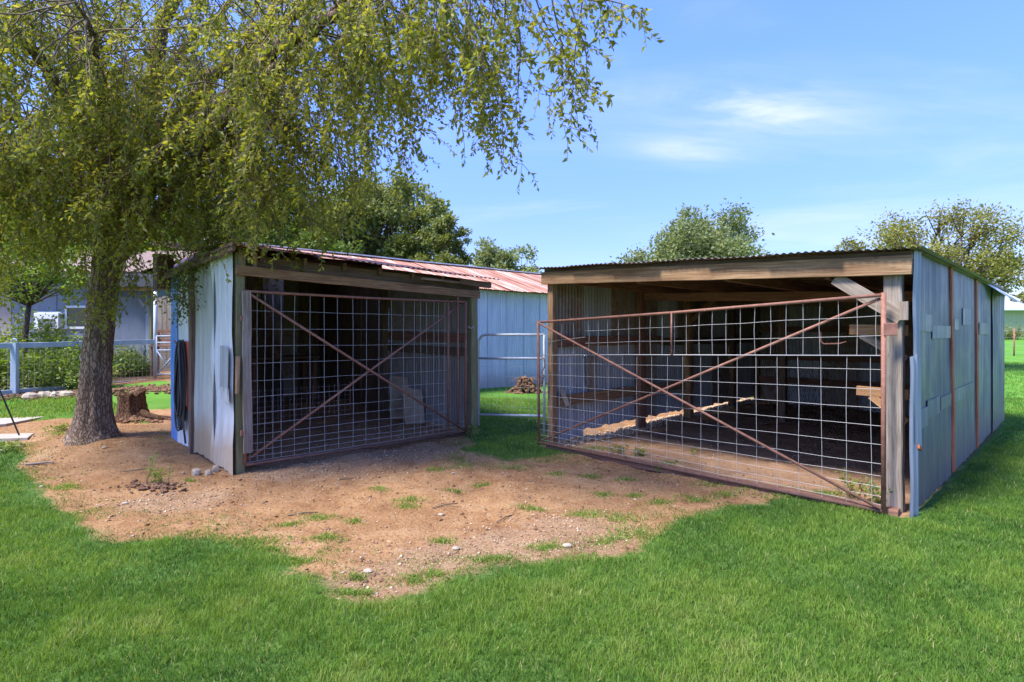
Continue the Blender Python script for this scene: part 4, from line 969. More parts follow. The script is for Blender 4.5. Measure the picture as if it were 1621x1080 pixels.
# long single strands against the sky, and over the left shed roof
strands = [(890, -20, 4.3, .95, (.25, 0, -.5)), (925, -25, 4.4, 1.15, (.05, .1, -1)), (800, -10, 4.8, 1.5, (.15, 0, -1)), (840, -20, 4.7, 1.0, (.3, 0, -.6)), (870, -25, 4.3, .9, (.2, 0, -.6)), (735, -20, 5.0, 1.5, (.05, 0, -1)), (690, -10, 5.4, 1.5, (.1, 0, -1)), (640, -5, 5.8, 1.7, (.0, 0, -1)), (780, -20, 4.8, 1.2, (-.1, 0, -1)), (660, -30, 5.6, 1.1, (.2, 0, -1)),
           (930, 0, 4.1, .45, (1, 0, -.1)), (830, 0, 4.6, 1.1, (.4, 0, -.8)), (590, 20, 6.2, 1.7, (.1, 0, -1)), (550, 60, 6.4, 1.6, (-.05, 0, -1)), (500, 120, 6.4, 1.3, (.1, 0, -1)), (440, 170, 6.3, 1.3, (-.05, 0, -1)), (400, 200, 6.2, 1.25, (.05, -.1, -1)), (520, 200, 6.2, 1.3, (.05, 0, -1)), (350, 220, 6.5, 1.1, (-.05, 0, -1)), (330, 160, 6.2, 1.5, (.0, 0, -1)), (300, 230, 6.9, 1.2, (-.02, 0, -1)), (470, 250, 6.1, 1.0, (.1, 0, -1)), (560, 180, 6.1, 1.2, (.1, 0, -1)), (610, 90, 6.0, 1.2, (.15, 0, -1)),
           (60, 240, 6.4, 1.1, (0, 0, -1)), (110, 260, 6.8, 1.0, (0, 0, -1)), (20, 200, 6.2, 1.3, (0, 0, -1)), (230, 240, 7.2, 1.3, (0, 0, -1)), (160, 330, 7.2, 1.0, (.05, -.1, -1)), (190, 360, 7.4, .9, (-.05, -.1, -1)), (130, 300, 7.0, 1.2, (.1, -.1, -1)), (215, 380, 7.5, .75, (-.1, -.1, -1)), (80, 300, 6.9, .9, (.0, -.1, -1)),
           (40, 280, 6.6, 1.1, (0, 0, -1)), (150, 230, 6.9, 1.3, (.1, -.1, -1)), (180, 260, 6.9, 1.2, (0, -.1, -1)), (205, 250, 7.0, 1.2, (.05, -.1, -1)), (250, 270, 7.0, 1.1, (.05, -.05, -1)), (275, 200, 6.8, 1.5, (0, 0, -1)), (310, 280, 6.6, .9, (0, 0, -1)), (370, 250, 6.3, 1.0, (0, 0, -1)), (420, 260, 6.2, 1.05, (.05, 0, -1)), (385, 180, 6.4, 1.5, (.05, 0, -1)), (455, 200, 6.3, 1.35, (.05, 0, -1)), (490, 210, 6.3, 1.35, (.05, 0, -1)), (535, 230, 6.2, 1.05, (.05, 0, -1)), (575, 130, 6.3, 1.3, (.05, 0, -1)), (625, 140, 6.2, 1.2, (.1, 0, -1)), (650, 60, 5.9, 1.35, (.1, 0, -1)), (10, 300, 6.7, 1.0, (0, 0, -1)), (100, 330, 6.9, .8, (.1, 0, -1)), (140, 380, 7.2, .75, (.1, -.1, -1)), (170, 410, 7.3, .75, (.05, -.1, -1)), (200, 420, 7.4, .85, (-.1, -.12, -1)), (160, 450, 7.4, .6, (.1, -.15, -1)), (705, 40, 5.2, 1.2, (.05, 0, -1)), (760, 30, 4.9, 1.2, (.05, 0, -1)), (820, 40, 4.7, .9, (.1, 0, -1))]
for (px, py, Y, L, d) in strands:
    p = rel(px, py, Y); pts, rs, dd = branch(p, d, L, .008, .0015, 12, .06, .10); twigm.tube(pts, rs, 5, cap=False)
    tone = random.uniform(.25, .6); leafline(pts[2:], .03, .056, tone)
    for i in range(1, 12):
        s_ = Vector((random.gauss(0, 1), random.gauss(0, 1), random.gauss(-.3, .5))).normalized()
        spray(pts[i], s_, random.uniform(.15, .38), tone, .054, 1)
        if random.random() < .6: spray(pts[i], -s_+Vector((0, 0, -.4)), random.uniform(.15, .3), tone, .054, 1)
o = twigm.build('twigs', M['twig'], None); o.parent = BT
leaves_mesh('crown', np.array(LP), np.array(LD), np.array(LS_), np.array(LR), M['leaf_main'], BT, .5)
print('elm leaves', len(LP))

# ------------------------------------------------------------------ stump beside the tree
sp0 = onG(208, 664); ST = empty('tree_stump', loc=sp0); tag(ST, 'rotten dark stump with a trailing root behind the big trunk', 'stump')
vs_ = []; fs = []; n = 26; R_ = 12
for i in range(R_):
    t = i/(R_-1); z = -.05+t*.52
    for k in range(n):
        a = 2*math.pi*k/n; rr = .145+.11*math.exp(-max(0, z)/.10)+.03*math.sin(3*a+1+z*2)+.015*math.sin(5*a+z*3)+.014*random.random()+.02*math.sin(9*a)
        vs_.append((rr*math.cos(a)*1.15, rr*math.sin(a), z+(.05*random.uniform(-1, 1)+.06*math.sin(2*a) if i == R_-1 else 0)))
for i in range(R_-1):
    for k in range(n): fs.append((i*n+k, i*n+(k+1) % n, (i+1)*n+(k+1) % n, (i+1)*n+k))
c0 = len(vs_); vs_.append((0, 0, .34))
for k in range(n): fs.append(((R_-1)*n+k, (R_-1)*n+(k+1) % n, c0))
o = MB().add(vs_, fs, None, True).build('stump_body', M['rotten'], None); o.parent = ST
o = MB().tube([(.15, 0, .14), (.30, -.04, .07), (.48, -.05, .035), (.75, -.03, .02), (1.0, .02, .0)], [.085, .06, .05, .03, .01], 9).build('root', M['rotten'], None); o.parent = ST
sp = []
for i in range(240):
    x = sp0.x+random.gauss(.12, .28); y = sp0.y+random.gauss(-.12, .13); sp.append((x, y, gz1(x, y)+.01+.08*max(0, 1-abs(x-sp0.x-.1)*3)*random.random(), random.uniform(.012, .05)))
tag(clods(MB(), sp).build('wood_debris', M['clod']), 'loose brown wood crumbs and clods around the rotten stump', 'debris', kind='stuff')

# ------------------------------------------------------------------ stones, pavers, sticks
def rock(name, pos, s, label, mat='stone', group=None, flat=.6, rz=0):
    bmv = []; n = 9; m_ = 6; rnds = random.randint(0, 999)
    for j in range(m_+1):
        ph = math.pi*j/m_
        for k in range(n):
            a = 2*math.pi*k/n; q = .78+.45*float(vnoise(1.3*math.cos(a)+3+j*.55, 1.3*math.sin(a)+j*.4, rnds)); q = q if 0 < j < m_ else .9
            bmv.append((s[0]*q*math.sin(ph)*math.cos(a), s[1]*q*math.sin(ph)*math.sin(a), s[2]*q*math.cos(ph)))
    f = []
    for j in range(m_):
        for k in range(n): f.append((j*n+k, (j+1)*n+k, (j+1)*n+(k+1) % n, j*n+(k+1) % n))
    o = MB().add(bmv, f).build(name, M[mat]); o.location = pos; o.rotation_euler = (0, 0, rz); tag(o, label, 'stone', group); return o
for (px, py, sx, lab) in [(48, 631, .15, 'pale stone nearest the left fence post in the row under the fence'), (70, 629, .155, 'second pale stone from the fence post, touching the first'), (89, 629, .12, 'smallest stone in the row under the blue fence'), (105, 628, .16, 'pale stone at the trunk end of the row under the fence')]:
    p = onG(px, py); rock('stone', p+Vector((0, 0, .03)), (sx, .12, .10), lab, group='stones along the fence', rz=random.random()*.4)
for (px, py, s_, lab) in [(311, 752, .055, 'largest pale stone by the foot of the pale blue wall'), (330, 752, .045, 'flat brownish stone between two pale stones by the wall'), (342, 746, .05, 'pale pointed stone right against the foot of the pale blue wall'), (290, 748, .02, 'tiny white stone left of the wall-foot stones')]:
    p = onG(px, py); rock('stone', p+Vector((0, 0, s_*.4)), (s_*.9, s_*.8, s_*1.05), lab, group='stones at the shed corner')
for (px, py, s_, lab) in [(578, 696, .03, 'small white stone inside the left gate near its middle'), (698, 816, .03, 'white pebble on bare dirt below the left gate, right of centre'), (722, 870, .035, 'white pebble near the grass edge at the middle of the dirt'), (898, 866, .04, 'white pebble in the dry patch at the right grass edge'), (582, 906, .035, 'white pebble by the lowest bay of the dirt patch'), (198, 798, .03, 'light pebble on dirt left of the seedling'), (65, 771, .025, 'white pebble close to the left grass edge'), (165, 710, .035, 'white flake of stone in front of the trunk'), (718, 750, .025, 'small white pebble below the tube gate'), (998, 735, .03, 'white pebble at the right gate sill')]:
    p = onG(px, py); rock('pebble', p+Vector((0, 0, s_*.25)), (s_*.9, s_*.7, s_*.38), lab)
def paver(name, quad, th, label):
    pts = [onG(*q) for q in quad]; z = sum(p.z for p in pts)/4
    vs_ = [(p.x, p.y, z-.03) for p in pts]+[(p.x, p.y, z+th) for p in pts]
    o = MB().add(vs_, [(3, 2, 1, 0), (4, 5, 6, 7)]+[(i, (i+1) % 4, 4+(i+1) % 4, 4+i) for i in range(4)]).build(name, M['concrete']); 
    bv = o.modifiers.new('bevel', 'BEVEL'); bv.width = .008; bv.segments = 2
    tag(o, label, 'paver', 'concrete pavers by the tree'); return o
paver('paver', [(-70, 684), (10, 675), (72, 660), (-70, 668)], .04, 'larger pale concrete paver at the left edge behind the black rod')
paver('paver', [(-60, 702), (44, 697), (54, 687), (-60, 692)], .035, 'narrow pale concrete paver at the foot of the black rod')
a = onG(34, 692); b = P(-30, 560, a.y-.15)
rod = MB().tube([a-Vector((0, 0, .05)), a.lerp(b, .5)+Vector((.01, 0, 0)), b], .011, 8).build('iron_rod', M['iron']); tag(rod, 'thin black iron rod leaning at the left edge of the picture', 'rod')
p = onG(62, 736); s1 = MB().beam(p+Vector((-.13, -.04, .015)), p+Vector((.13, .05, .02)), .035, .018, jit=.005, n=4).build('wood_chip', M['wood_grey']); tag(s1, 'bleached white wood splinter on the dirt left of the trunk', 'wood chip')
for (px, py, ang, L, lab) in [(225, 745, .5, .4, 'thin brown stick on the dirt left of the seedlings'), (545, 760, .2, .18, 'short dark twig on dirt below the left gate'), (705, 802, .5, .25, 'pale bent twig in the middle of the bare dirt'), (800, 822, .9, .22, 'dry twig right of centre on the dirt'), (480, 815, .3, .25, 'brown twig beside the lower grass tuft')]:
    p = onG(px, py); d = Vector((math.cos(ang), math.sin(ang), 0)); t = MB().tube([p-d*L*.5+Vector((0, 0, .008)), p+Vector((.0, .015, .016)), p+d*L*.5+Vector((0, 0, .01))], [.006, .007, .004], 6).build('stick', M['twig']); tag(t, lab, 'stick')

# gravel scattered on the dirt
def scatter_gravel(n):
    X = rng.uniform(-7, 5, n*6); Y = rng.uniform(3.2, 11, n*6); d, fl = masks(X, Y)
    gv = np.zeros_like(X)
    for (a, b, r) in [(520, 735, .8), (600, 720, .6), (450, 745, .5), (680, 712, .5), (300, 790, .45), (250, 790, .4), (330, 680, .4), (900, 850, .6), (830, 860, .5), (760, 880, .5), (560, 935, .4), (690, 900, .5)]:
        p = G(a, b); gv = np.maximum(gv, np.exp(-((X-p.x)**2+(Y-p.y)**2)/(r*r)))
    keep = (d > .6) & (rng.random(len(X)) < .14+.86*gv) & (Y < 9.5)
    X = X[keep][:n]; Y = Y[keep][:n]; k = len(X); Z = gz(X, Y)
    s_ = np.exp(rng.normal(-5.15, .45, k)); s_ = np.clip(s_, .003, .018)
    base = np.array([(1, 0, 0), (0, 1, 0), (-1, 0, 0), (0, -1, 0), (0, 0, .7), (0, 0, -.5)])
    V = base[None]*(s_[:, None, None])*rng.uniform(.65, 1.35, (k, 6, 1)); an = rng.uniform(0, 6.28, k); c = np.cos(an)[:, None]; sn = np.sin(an)[:, None]
    V = np.stack([V[..., 0]*c-V[..., 1]*sn, V[..., 0]*sn+V[..., 1]*c, V[..., 2]], -1)+np.stack([X, Y, Z+s_*.2], -1)[:, None, :]
    T = np.array([[0, 1, 4], [1, 2, 4], [2, 3, 4], [3, 0, 4], [1, 0, 5], [2, 1, 5], [3, 2, 5], [0, 3, 5]])
    L = (T[None]+(np.arange(k)*6)[:, None, None]).reshape(-1)
    tone = rng.random(k)[:, None]; col = np.where(tone > .62, np.array([[.48, .37, .25]]), np.where(tone > .3, np.array([[.36, .215, .115]]), np.array([[.24, .135, .08]])))*rng.uniform(.75, 1.15, (k, 1))
    col = np.concatenate([col, np.ones((k, 1))], 1)
    o = npmesh('gravel', V.reshape(-1, 3), L, np.arange(k*8)*3, M['gravel'], None, {'Col': np.repeat(col, 6, 0)}, kind='stuff')
    tag(o, 'pale gravel and pebbles scattered over the bare red dirt', 'gravel')
scatter_gravel(16000)

n = 1500; X = rng.uniform(-7, 4, n); Y = rng.uniform(3.0, 9.0, n); d_, f_ = masks(X, Y); k = (d_ > .3) & (f_ < .6); X = X[k]; Y = Y[k]; n = len(X)
fp = np.stack([X, Y, gz(X, Y)+.006], 1); fd = np.stack([rng.normal(size=n), rng.normal(size=n), rng.uniform(0, .25, n)], 1)
M['leaf_dry'] = leafmat('dry_leaf', [(0.0, (0.10, 0.05, 0.025)), (0.5, (0.24, 0.14, 0.07)), (1.0, (0.40, 0.29, 0.15))], 0.1)
o = leaves_mesh('fallen_leaves', fp, fd, rng.uniform(.015, .05, n), rng.random(n), M['leaf_dry'], None, .45, kind='stuff'); tag(o, 'dry brown fallen leaves scattered over the dirt and lawn edge', 'leaves')
sp = []
for i in range(1100):
    x = random.uniform(-6.5, 3.5); y = random.uniform(3.6, 8.6); dd_, ff_ = masks(np.array([x]), np.array([y]))
    if dd_[0] > .7 and ff_[0] < .3 and float(fbm(x*1.4, y*1.4, 71, 2)) > .5: sp.append((x, y, gz1(x, y), random.uniform(.006, .022)))
tag(clods(MB(), sp).build('dirt_clods', M['clod']), 'dark crumbled dirt clods on the bare ground', 'clods', kind='stuff')

# ------------------------------------------------------------------ fence, small gate, shrubs, house
fa = Vector((-14.5, 11.6, 0)); fb_ = Vector(((27-CX)/F*12.3, 12.3, 0)); fc = Vector(((245-CX)/F*15.0, 15.0, 0))
FE = empty('rail_fence', loc=(fb_.x, fb_.y, gz1(fb_.x, fb_.y))); tag(FE, 'pale blue two-rail wooden fence with wire mesh, behind the big trunk', 'fence')
z0 = FE.location.z
def fz(px, py, Y): return EYE-(py-HY)/F*Y
FL = FE.location
def fpt(p, z): return Vector((p.x, p.y, z))-FL
dA = (fb_-fa).normalized()
left = fb_-(fc-fb_).normalized()*4.5
for (p, q, py0, py1, nm) in [(left, fb_, None, None, 'l'), (fb_, fc, None, None, 'r')]:
    zt0 = fz(0, 547, 12.3) if p is fb_ else fz(0, 549, 12.3)-.02; zt1 = fz(0, 547, 12.3) if q is fb_ else fz(0, 541, 15.0)
    zb0 = fz(0, 620, 12.3); zb1 = fz(0, 620, 12.3) if q is fb_ else fz(0, 603, 15.0)
    part('rail', MB().beam(fpt(p, zt0), fpt(q, zt1), .05, .115, jit=.004), M['fence_blue'], FE)
    part('rail', MB().beam(fpt(p, zb0), fpt(q, zb1), .05, .10, jit=.004), M['fence_blue'], FE)
    segs = []
    for k in range(6): 
        f = .12+k*.15; segs.append((fpt(p, zb0+(zt0-zb0)*f), fpt(q, zb1+(zt1-zb1)*f)))
    for k in range(28): 
        f = k/28; b0 = p.lerp(q, f); segs.append((fpt(b0, zb0+(zb1-zb0)*f), fpt(b0, zt0+(zt1-zt0)*f)))
    part('wire_mesh', wires(MB(), segs, .0022), M['wire'], FE)
for p, w_ in ((left, .13), (fb_, .13), (left.lerp(fb_, .5), .1), (fb_.lerp(fc, .5), .11)):
    zz_ = gz1(p.x, p.y); part('post', MB().beam(fpt(p, zz_-.1)+Vector((0, -.06, 0)), fpt(p, fz(0, 545, 12.3)+.03)+Vector((0, -.06, 0)), w_, .09, up=(0, 1, 0), jit=.003), M['fence_blue'], FE)
part('post_ring', MB().tube([fpt(fb_, fz(0, 543, 12.3))+Vector((.06*math.cos(t), -.07, .04+.05*math.sin(t))) for t in np.linspace(-.4, 3.6, 9)], .012, 6), M['fence_blue'], FE)
# tall steel pole and small braced gate at the end
pl = MB().tube([(fc.x, fc.y, gz1(fc.x, fc.y)-.1), (fc.x+.02, fc.y, fz(0, 462, 15.0))], .045, 10).build('steel_pole', M['pipe']); tag(pl, 'tall grey steel pole at the end of the blue fence', 'pole')
SG = empty('yard_gate', loc=(fc.x+.06, fc.y-.1, gz1(fc.x, fc.y))); tag(SG, 'small pale blue metal yard gate with lattice beside the steel pole', 'gate')
gw = .62; gh0, gh1 = .12, 1.12
for (p, q) in [((0.05, 0, gh0), (0.05, 0, gh1)), ((gw, 0, gh0), (gw, 0, gh1)), ((.05, 0, gh0), (gw, 0, gh0)), ((.05, 0, gh1), (gw, 0, gh1)), ((.05, 0, .75), (gw, 0, .75)), ((.05, 0, .95), (gw, 0, .95)), ((.05, 0, gh0), (gw, 0, .75)), ((.05, 0, .75), (.35, 0, .30)), ((gw, 0, .75), (.35, 0, .30))]:
    part('bar', MB().tube([p, q], .016, 8), M['fence_blue'], SG)
part('wire_mesh', wires(MB(), [((.05+.06*k, .01, gh0), (.05+.06*k, .01, .75)) for k in range(1, 10)]+[((.05, .01, gh0+.06*k), (gw, .01, gh0+.06*k)) for k in range(1, 10)], .002), M['wire'], SG)

def shrub(name, px, py, Y, wd, ht, mat, n, leaf, label, group='shrubs behind the fence', cat='shrub'):
    x = (px-CX)/F*Y; z = gz1(x, Y); root = empty(name, loc=(x, Y, z)); tag(root, label, cat, group)
    st = MB(); P_ = []; D_ = []; S_ = []; Q = []
    ns = max(9, int(wd*16))
    for i in range(ns):
        b = Vector((random.gauss(0, wd*.16), random.gauss(0, wd*.14), 0)); d = Vector((random.gauss(0, .55)*wd/ht, random.gauss(0, .45)*wd/ht, 1))
        pts, rs, dd = branch(b, d, ht*random.uniform(.6, 1.1), .012, .003, 6, .04, .14); st.tube(pts, rs, 5, cap=False)
        tone = random.uniform(.1, .7)
        for k in range(n//ns):
            j = random.randint(1, 5); p = pts[j].lerp(pts[j+1], random.random())+Vector((random.gauss(0, 1), random.gauss(0, 1), random.gauss(0, .8)))*.10*min(wd, 1.2)
            P_.append(tuple(p)); v = Vector((random.gauss(0, 1), random.gauss(0, 1), random.gauss(.1, .6))); D_.append(tuple(v)); S_.append(leaf*random.uniform(.6, 1.3)); Q.append(min(1, max(0, tone+random.gauss(0, .18))))
    o = st.build('stems', M['twig'], None); o.parent = root
    leaves_mesh('foliage', np.array(P_), np.array(D_), np.array(S_), np.array(Q), mat, root, .5)
    return root
shrub('shrub', 25, 0, 13.3, 1.5, 1.05, M['leaf_light'], 2600, .09, 'leafy green shrub behind the left fence post')
shrub('shrub', 95, 0, 13.6, 1.7, 1.35, M['leaf_light'], 3200, .09, 'tallest leafy shrub behind the fence, left of the trunk')
shrub('shrub', 60, 0, 12.9, 1.3, .75, M['leaf_weed'], 2000, .08, 'low dark shrub close behind the fence mesh')
shrub('shrub', 215, 0, 15.8, 1.2, .7, M['leaf_light'], 1700, .08, 'low round shrub right of the trunk behind the fence')
shrub('shrub', 195, 0, 17.2, 1.0, .9, M['leaf_weed'], 1300, .08, 'shrub at the foot of the house wall right of the trunk')
shrub('shrub', 135, 0, 13.2, 1.2, .9, M['leaf_weed'], 1800, .08, 'shrub behind the fence touching the trunk from the left')
shrub('shrub', 70, 0, 15.0, 2.0, 1.75, M['leaf_light'], 3600, .10, 'tall bright shrub against the house wall under the air conditioner')
shrub('shrub', 5, 0, 15.2, 1.8, 1.9, M['leaf_light'], 3400, .10, 'tall bright shrub at the left end of the house wall')
shrub('shrub', -40, 0, 13.0, 1.6, 1.6, M['leaf_light'], 2600, .09, 'tall pale green shrub at the left edge of the picture')
shrub('shrub', 245, 0, 20.5, 1.6, 1.9, M['leaf_dark'], 2600, .10, 'dark green shrub under the porch roof end')

HY_ = 17.6
HO = empty('house', loc=(0, HY_, gz1(-13, HY_))); tag(HO, 'blue-grey house with white window and dark porch roof behind the fence', 'house')
hz0 = HO.location.z
def hx(px): return (px-CX)/F*HY_
def hh(py): return EYE-(py-HY)/F*HY_-hz0
xe = [hx(-120), hx(18), hx(90), hx(165), hx(236)]
for i in range(4):
    part('wall_panel', MB().box((xe[i]+.006, 0, -.2), (xe[i+1]-.006, .12, hh(436)), jit=0), M['house_tan'] if i == 0 else M['house_blue'], HO)
part('corner_board', MB().box((xe[4]-.10, -.02, -.2), (xe[4]+.02, .10, hh(440))), M['fence_blue'], HO)
for k in range(6):
    z = hh(545)-.17*k
    part('skirt_board', MB().box((xe[1]+.02, -.035, z-.16), (xe[4]-.12, -.008, z)), M['house_blue'], HO)
part('side_wall', MB().box((xe[4]-.1, .1, -.2), (xe[4], 6, hh(440))), M['house_blue'], HO)
wn_ = empty('window', None, None); bpy.data.objects.remove(wn_)
def window(x0, x1, z0, z1):
    fr = part('window_frame', MB().box((x0, -.05, z1-.07), (x1, -.005, z1)).box((x0, -.05, z0), (x1, -.005, z0+.07)).box((x0, -.048, z0+.07), (x0+.07, -.005, z1-.07)).box((x1-.07, -.048, z0+.07), (x1, -.005, z1-.07)), M['white_paint'], HO)
    g = part('pane', MB().box((x0+.07, -.025, z0+.07), (x1-.07, -.012, z1-.07)), M['glass'], fr); return fr
window(hx(104), hx(176), hh(521), hh(484))
ac = part('air_conditioner', MB().box((hx(63), -.22, hh(521)), (hx(101), -.03, hh(496))).box((hx(61), -.12, hh(498)), (hx(103), -.02, hh(494))).box((hx(60), -.05, hh(523)), (hx(103), -.01, hh(519))), M['white_paint'], HO)
part('grille', MB().box((hx(70), -.235, hh(518)), (hx(96), -.222, hh(505))), M['grille'], ac)
roof = MB(); 
zr = hh(438); x0, x1 = hx(-140), hx(238)
part('roof', MB().beam((x0, -.45, zr+.02), (x1, -.45, zr+.02), .05, .16).add([(x0, -.5, zr+.10), (x1, -.5, zr+.10), (x1, 3.2, zr+1.25), (x0, 3.2, zr+1.25)], [(0, 1, 2, 3)]).add([(x0, 6.9, zr+.10), (x1, 6.9, zr+.10), (x1, 3.2, zr+1.25), (x0, 3.2, zr+1.25)], [(3, 2, 1, 0)]), M['shingle'], HO)
part('porch_fascia', MB().box((hx(185), -.75, hh(457)), (hx(271), -.70, hh(439))), M['fascia'], HO)
part('porch_roof', MB().box((hx(185), -.70, hh(440)), (hx(270), 2.4, hh(437))), M['fascia'], HO)
part('porch_beam', MB().box((hx(196), -.66, hh(463)), (hx(262), -.58, hh(457.3))), M['wood_new'], HO)
part('porch_beam', MB().box((hx(196), -.64, hh(472)), (hx(250), -.58, hh(463.3))), M['fascia'], HO)
part('porch_brace', MB().beam((hx(232), -.6, hh(463)), (hx(249), -.6, hh(487)), .06, .09), M['fascia'], HO)
part('porch_ceiling', MB().add([(hx(212), .2, hh(474)), (hx(250), .2, hh(489)), (hx(250), 1.6, hh(484)), (hx(212), 1.6, hh(470))], [(0, 1, 2, 3)]), M['white_paint'], HO)
part('porch_post', MB().beam((hx(252), -.4, -.1), (hx(252), -.4, hh(462)), .09, .09, up=(0, 1, 0)), M['wood_green'], HO)
p = P(264, 545, 16.6); OS = empty('plank_screen', loc=(p.x, 16.6, gz1(p.x, 16.6))); tag(OS, 'weathered grey plank screen beside the porch, left of the blue sheet', 'screen')
for k in range(4): part('plank', MB().beam((-.2+.14*k, 0, 0), (-.2+.14*k, 0, 2.15+random.random()*.1), .13, .03, side=(1, 0, 0), jit=.004), M['wood_grey'], OS)
bp_ = P(264, 545, 15.7); BE = empty('bench', loc=(bp_.x, 15.7, gz1(bp_.x, 15.7))); tag(BE, 'small brown wooden bench by the plank screen', 'bench')
for z in (.92, 1.05, 1.18): part('slat', MB().box((-.35, .1, z), (.35, .13, z+.08), jit=.003), M['wood_red'], BE)
part('seat', MB().box((-.35, -.25, .8), (.35, .1, .84), jit=.003), M['wood_red'], BE)
for x in (-.3, .3): part('leg', MB().box((x-.03, -.2, 0), (x+.03, -.14, .8)), M['wood_red'], BE); part('leg', MB().box((x-.03, .06, 0), (x+.03, .12, 1.2)), M['wood_red'], BE)
for (px, Y, s_, lab) in [(232, 16.2, .16, 'terracotta pot by the fence end'), (10, 13.4, .2, 'dark red trough behind the left fence mesh')]:
    x = (px-CX)/F*Y; z = gz1(x, Y); mb = MB(); prof = [(0, 0), (.7, 0), (.95, .8), (1.05, .82), (1.05, 1.0), (.92, 1.0), (.85, .8), (0, .78)]; k = 14; V_ = []; f_ = []
    for (r, h) in prof:
        for i in range(k): V_.append((r*s_*math.cos(6.283*i/k), r*s_*math.sin(6.283*i/k), h*s_*1.6))
    for j in range(len(prof)-1):
        for i in range(k): f_.append((j*k+i, j*k+(i+1) % k, (j+1)*k+(i+1) % k, (j+1)*k+i))
    o = mb.add(V_, f_).build('plant_pot', M['terracotta']); o.location = (x, Y, z); tag(o, lab, 'pot')

# leaf litter strip behind the stump along the fence
sp = []
for i in range(900):
    t = random.random(); b0 = Vector((-10.6, 12.0, 0)).lerp(Vector((-6.9, 13.4, 0)), t); x = b0.x+random.gauss(0, .3); y = b0.y+random.gauss(0, .35); sp.append((x, y, gz1(x, y)+.01+.03*random.random(), random.uniform(.015, .05)))
tag(clods(MB(), sp).build('leaf_litter', M['clod']), 'brown leaf litter and clods under the fence behind the stump', 'litter', kind='stuff')

# vine at the left shed eave
vp = ML @ Vector((-.10, 1.35, 2.42)); VI = empty('hanging_vine', loc=vp); tag(VI, 'dark leafy vine hanging from the eave of the left shed side wall', 'vine')
P_ = []; D_ = []; S_ = []; Q = []; st = MB()
for i in range(9):
    b = uu*random.uniform(-.35, .35); pts, rs, dd = branch(b-vv*.06, (random.gauss(0, .1), -.05, -1), random.uniform(.25, .75), .005, .002, 6, .05, .12); st.tube(pts, rs, 4, cap=False)
    for k in range(75):
        j = random.randint(0, 5); p = pts[j].lerp(pts[j+1], random.random())+Vector((random.gauss(0, .04), random.gauss(0, .04), random.gauss(0, .04))); P_.append(tuple(p)); D_.append((random.gauss(0, 1), random.gauss(0, 1), random.gauss(-.3, .6))); S_.append(random.uniform(.03, .06)); Q.append(random.uniform(0, .5))
o = st.build('stems', M['twig'], None); o.parent = VI
leaves_mesh('foliage', np.array(P_), np.array(D_), np.array(S_), np.array(Q), M['leaf_dark'], VI, .6)

# ------------------------------------------------------------------ olive building, wire fence on the right
GB = empty('outbuilding', loc=((1650-CX)/F*58, 58, gz1((1650-CX)/F*58, 58))); tag(GB, 'low olive-green building with grey roof beyond the lawn at the right edge', 'building')
gzb = GB.location.z
def bz(py, Y=58): return EYE-(py-HY)/F*Y-gzb
part('wall', MB().box((-4.6, 0, -.3), (9, .3, bz(490))), M['green_wall'], GB)
part('side_wall', MB().box((-4.6, .3, -.3), (-4.3, 6.5, bz(490))), M['green_wall'], GB)
part('roof', MB().add([(-5.0, -.6, bz(490)), (9.4, -.6, bz(490)), (9.4, 4, bz(470)+.1), (-5.0, 4, bz(470)+.1)], [(0, 1, 2, 3)]).add([(-5.0, 7.2, bz(490)), (9.4, 7.2, bz(490)), (9.4, 4, bz(470)+.1), (-5.0, 4, bz(470)+.1)], [(3, 2, 1, 0)]), M['grey_roof'], GB)
part('eave_trim', MB().beam((-5.0, -.63, bz(490.8)), (9.4, -.63, bz(490.8)), .05, .12), M['white_paint'], GB)
part('window', MB().box((3.2, -.03, .9), (4.6, -.002, 2.0)), M['glass'], GB)
shrub('shrub', 1596, 0, 50, 2.2, 1.5, M['leaf_dark'], 1500, .16, 'dark shrub against the olive building', 'plants by the olive building')
for i, (px, Y, lab) in enumerate([(1605, 28, 'thin rusty fence post standing in the lawn at the right edge'), ]):
    x = (px-CX)/F*Y; z = gz1(x, Y)
    o = MB().tube([(x, Y, z-.2), (x+.02, Y, z+1.35)], .035, 8).build('fence_post', M['rust']); tag(o, lab, 'fence post')
segs = []
xw = (1605-CX)/F*28; zw = gz1(xw, 28)
for z in (.12, .5, .9, 1.25): segs.append(((xw-12, 28.0, gz1(xw-12, 28)+z), (xw+12, 28.0, gz1(xw+12, 28)+z)))
o = wires(MB(), segs, .006).build('fence_wire', M['wire']); tag(o, 'faint strands of fence wire crossing the far lawn at right', 'wire')

# ------------------------------------------------------------------ plants on the dirt
def sprig(name, px, py, ht, n, leaf, mat, label, spread=.25, stems=3, cat='plant', dirm=.5):
    b0 = onG(px, py); root = empty(name, loc=b0); tag(root, label, cat)
    st = MB(); P_ = []; D_ = []; S_ = []; Q = []
    for i in range(stems):
        pts, rs, dd = branch((random.gauss(0, spread*.1), random.gauss(0, spread*.1), -.01), (random.gauss(0, spread), random.gauss(0, spread), 1), ht*random.uniform(.7, 1.05), .004, .0015, 7, .0, .16); part('stem', MB().tube(pts, rs, 5, cap=False), M['twig'], root)
        for k in range(n//stems):
            t = random.random()**.6*7; j = min(6, int(t)); p = pts[j].lerp(pts[j+1], t-j)
            if j < 2 and ht > .3: continue
            v = Vector((random.gauss(0, 1), random.gauss(0, 1), random.gauss(.2, .5))); P_.append(tuple(p+v.normalized()*leaf*random.uniform(0, 1.6))); D_.append(tuple(v)); S_.append(leaf*random.uniform(.6, 1.4)); Q.append(random.uniform(.3, .95))
    leaves_mesh('foliage', np.array(P_), np.array(D_), np.array(S_), np.array(Q), mat, root, .5); return root
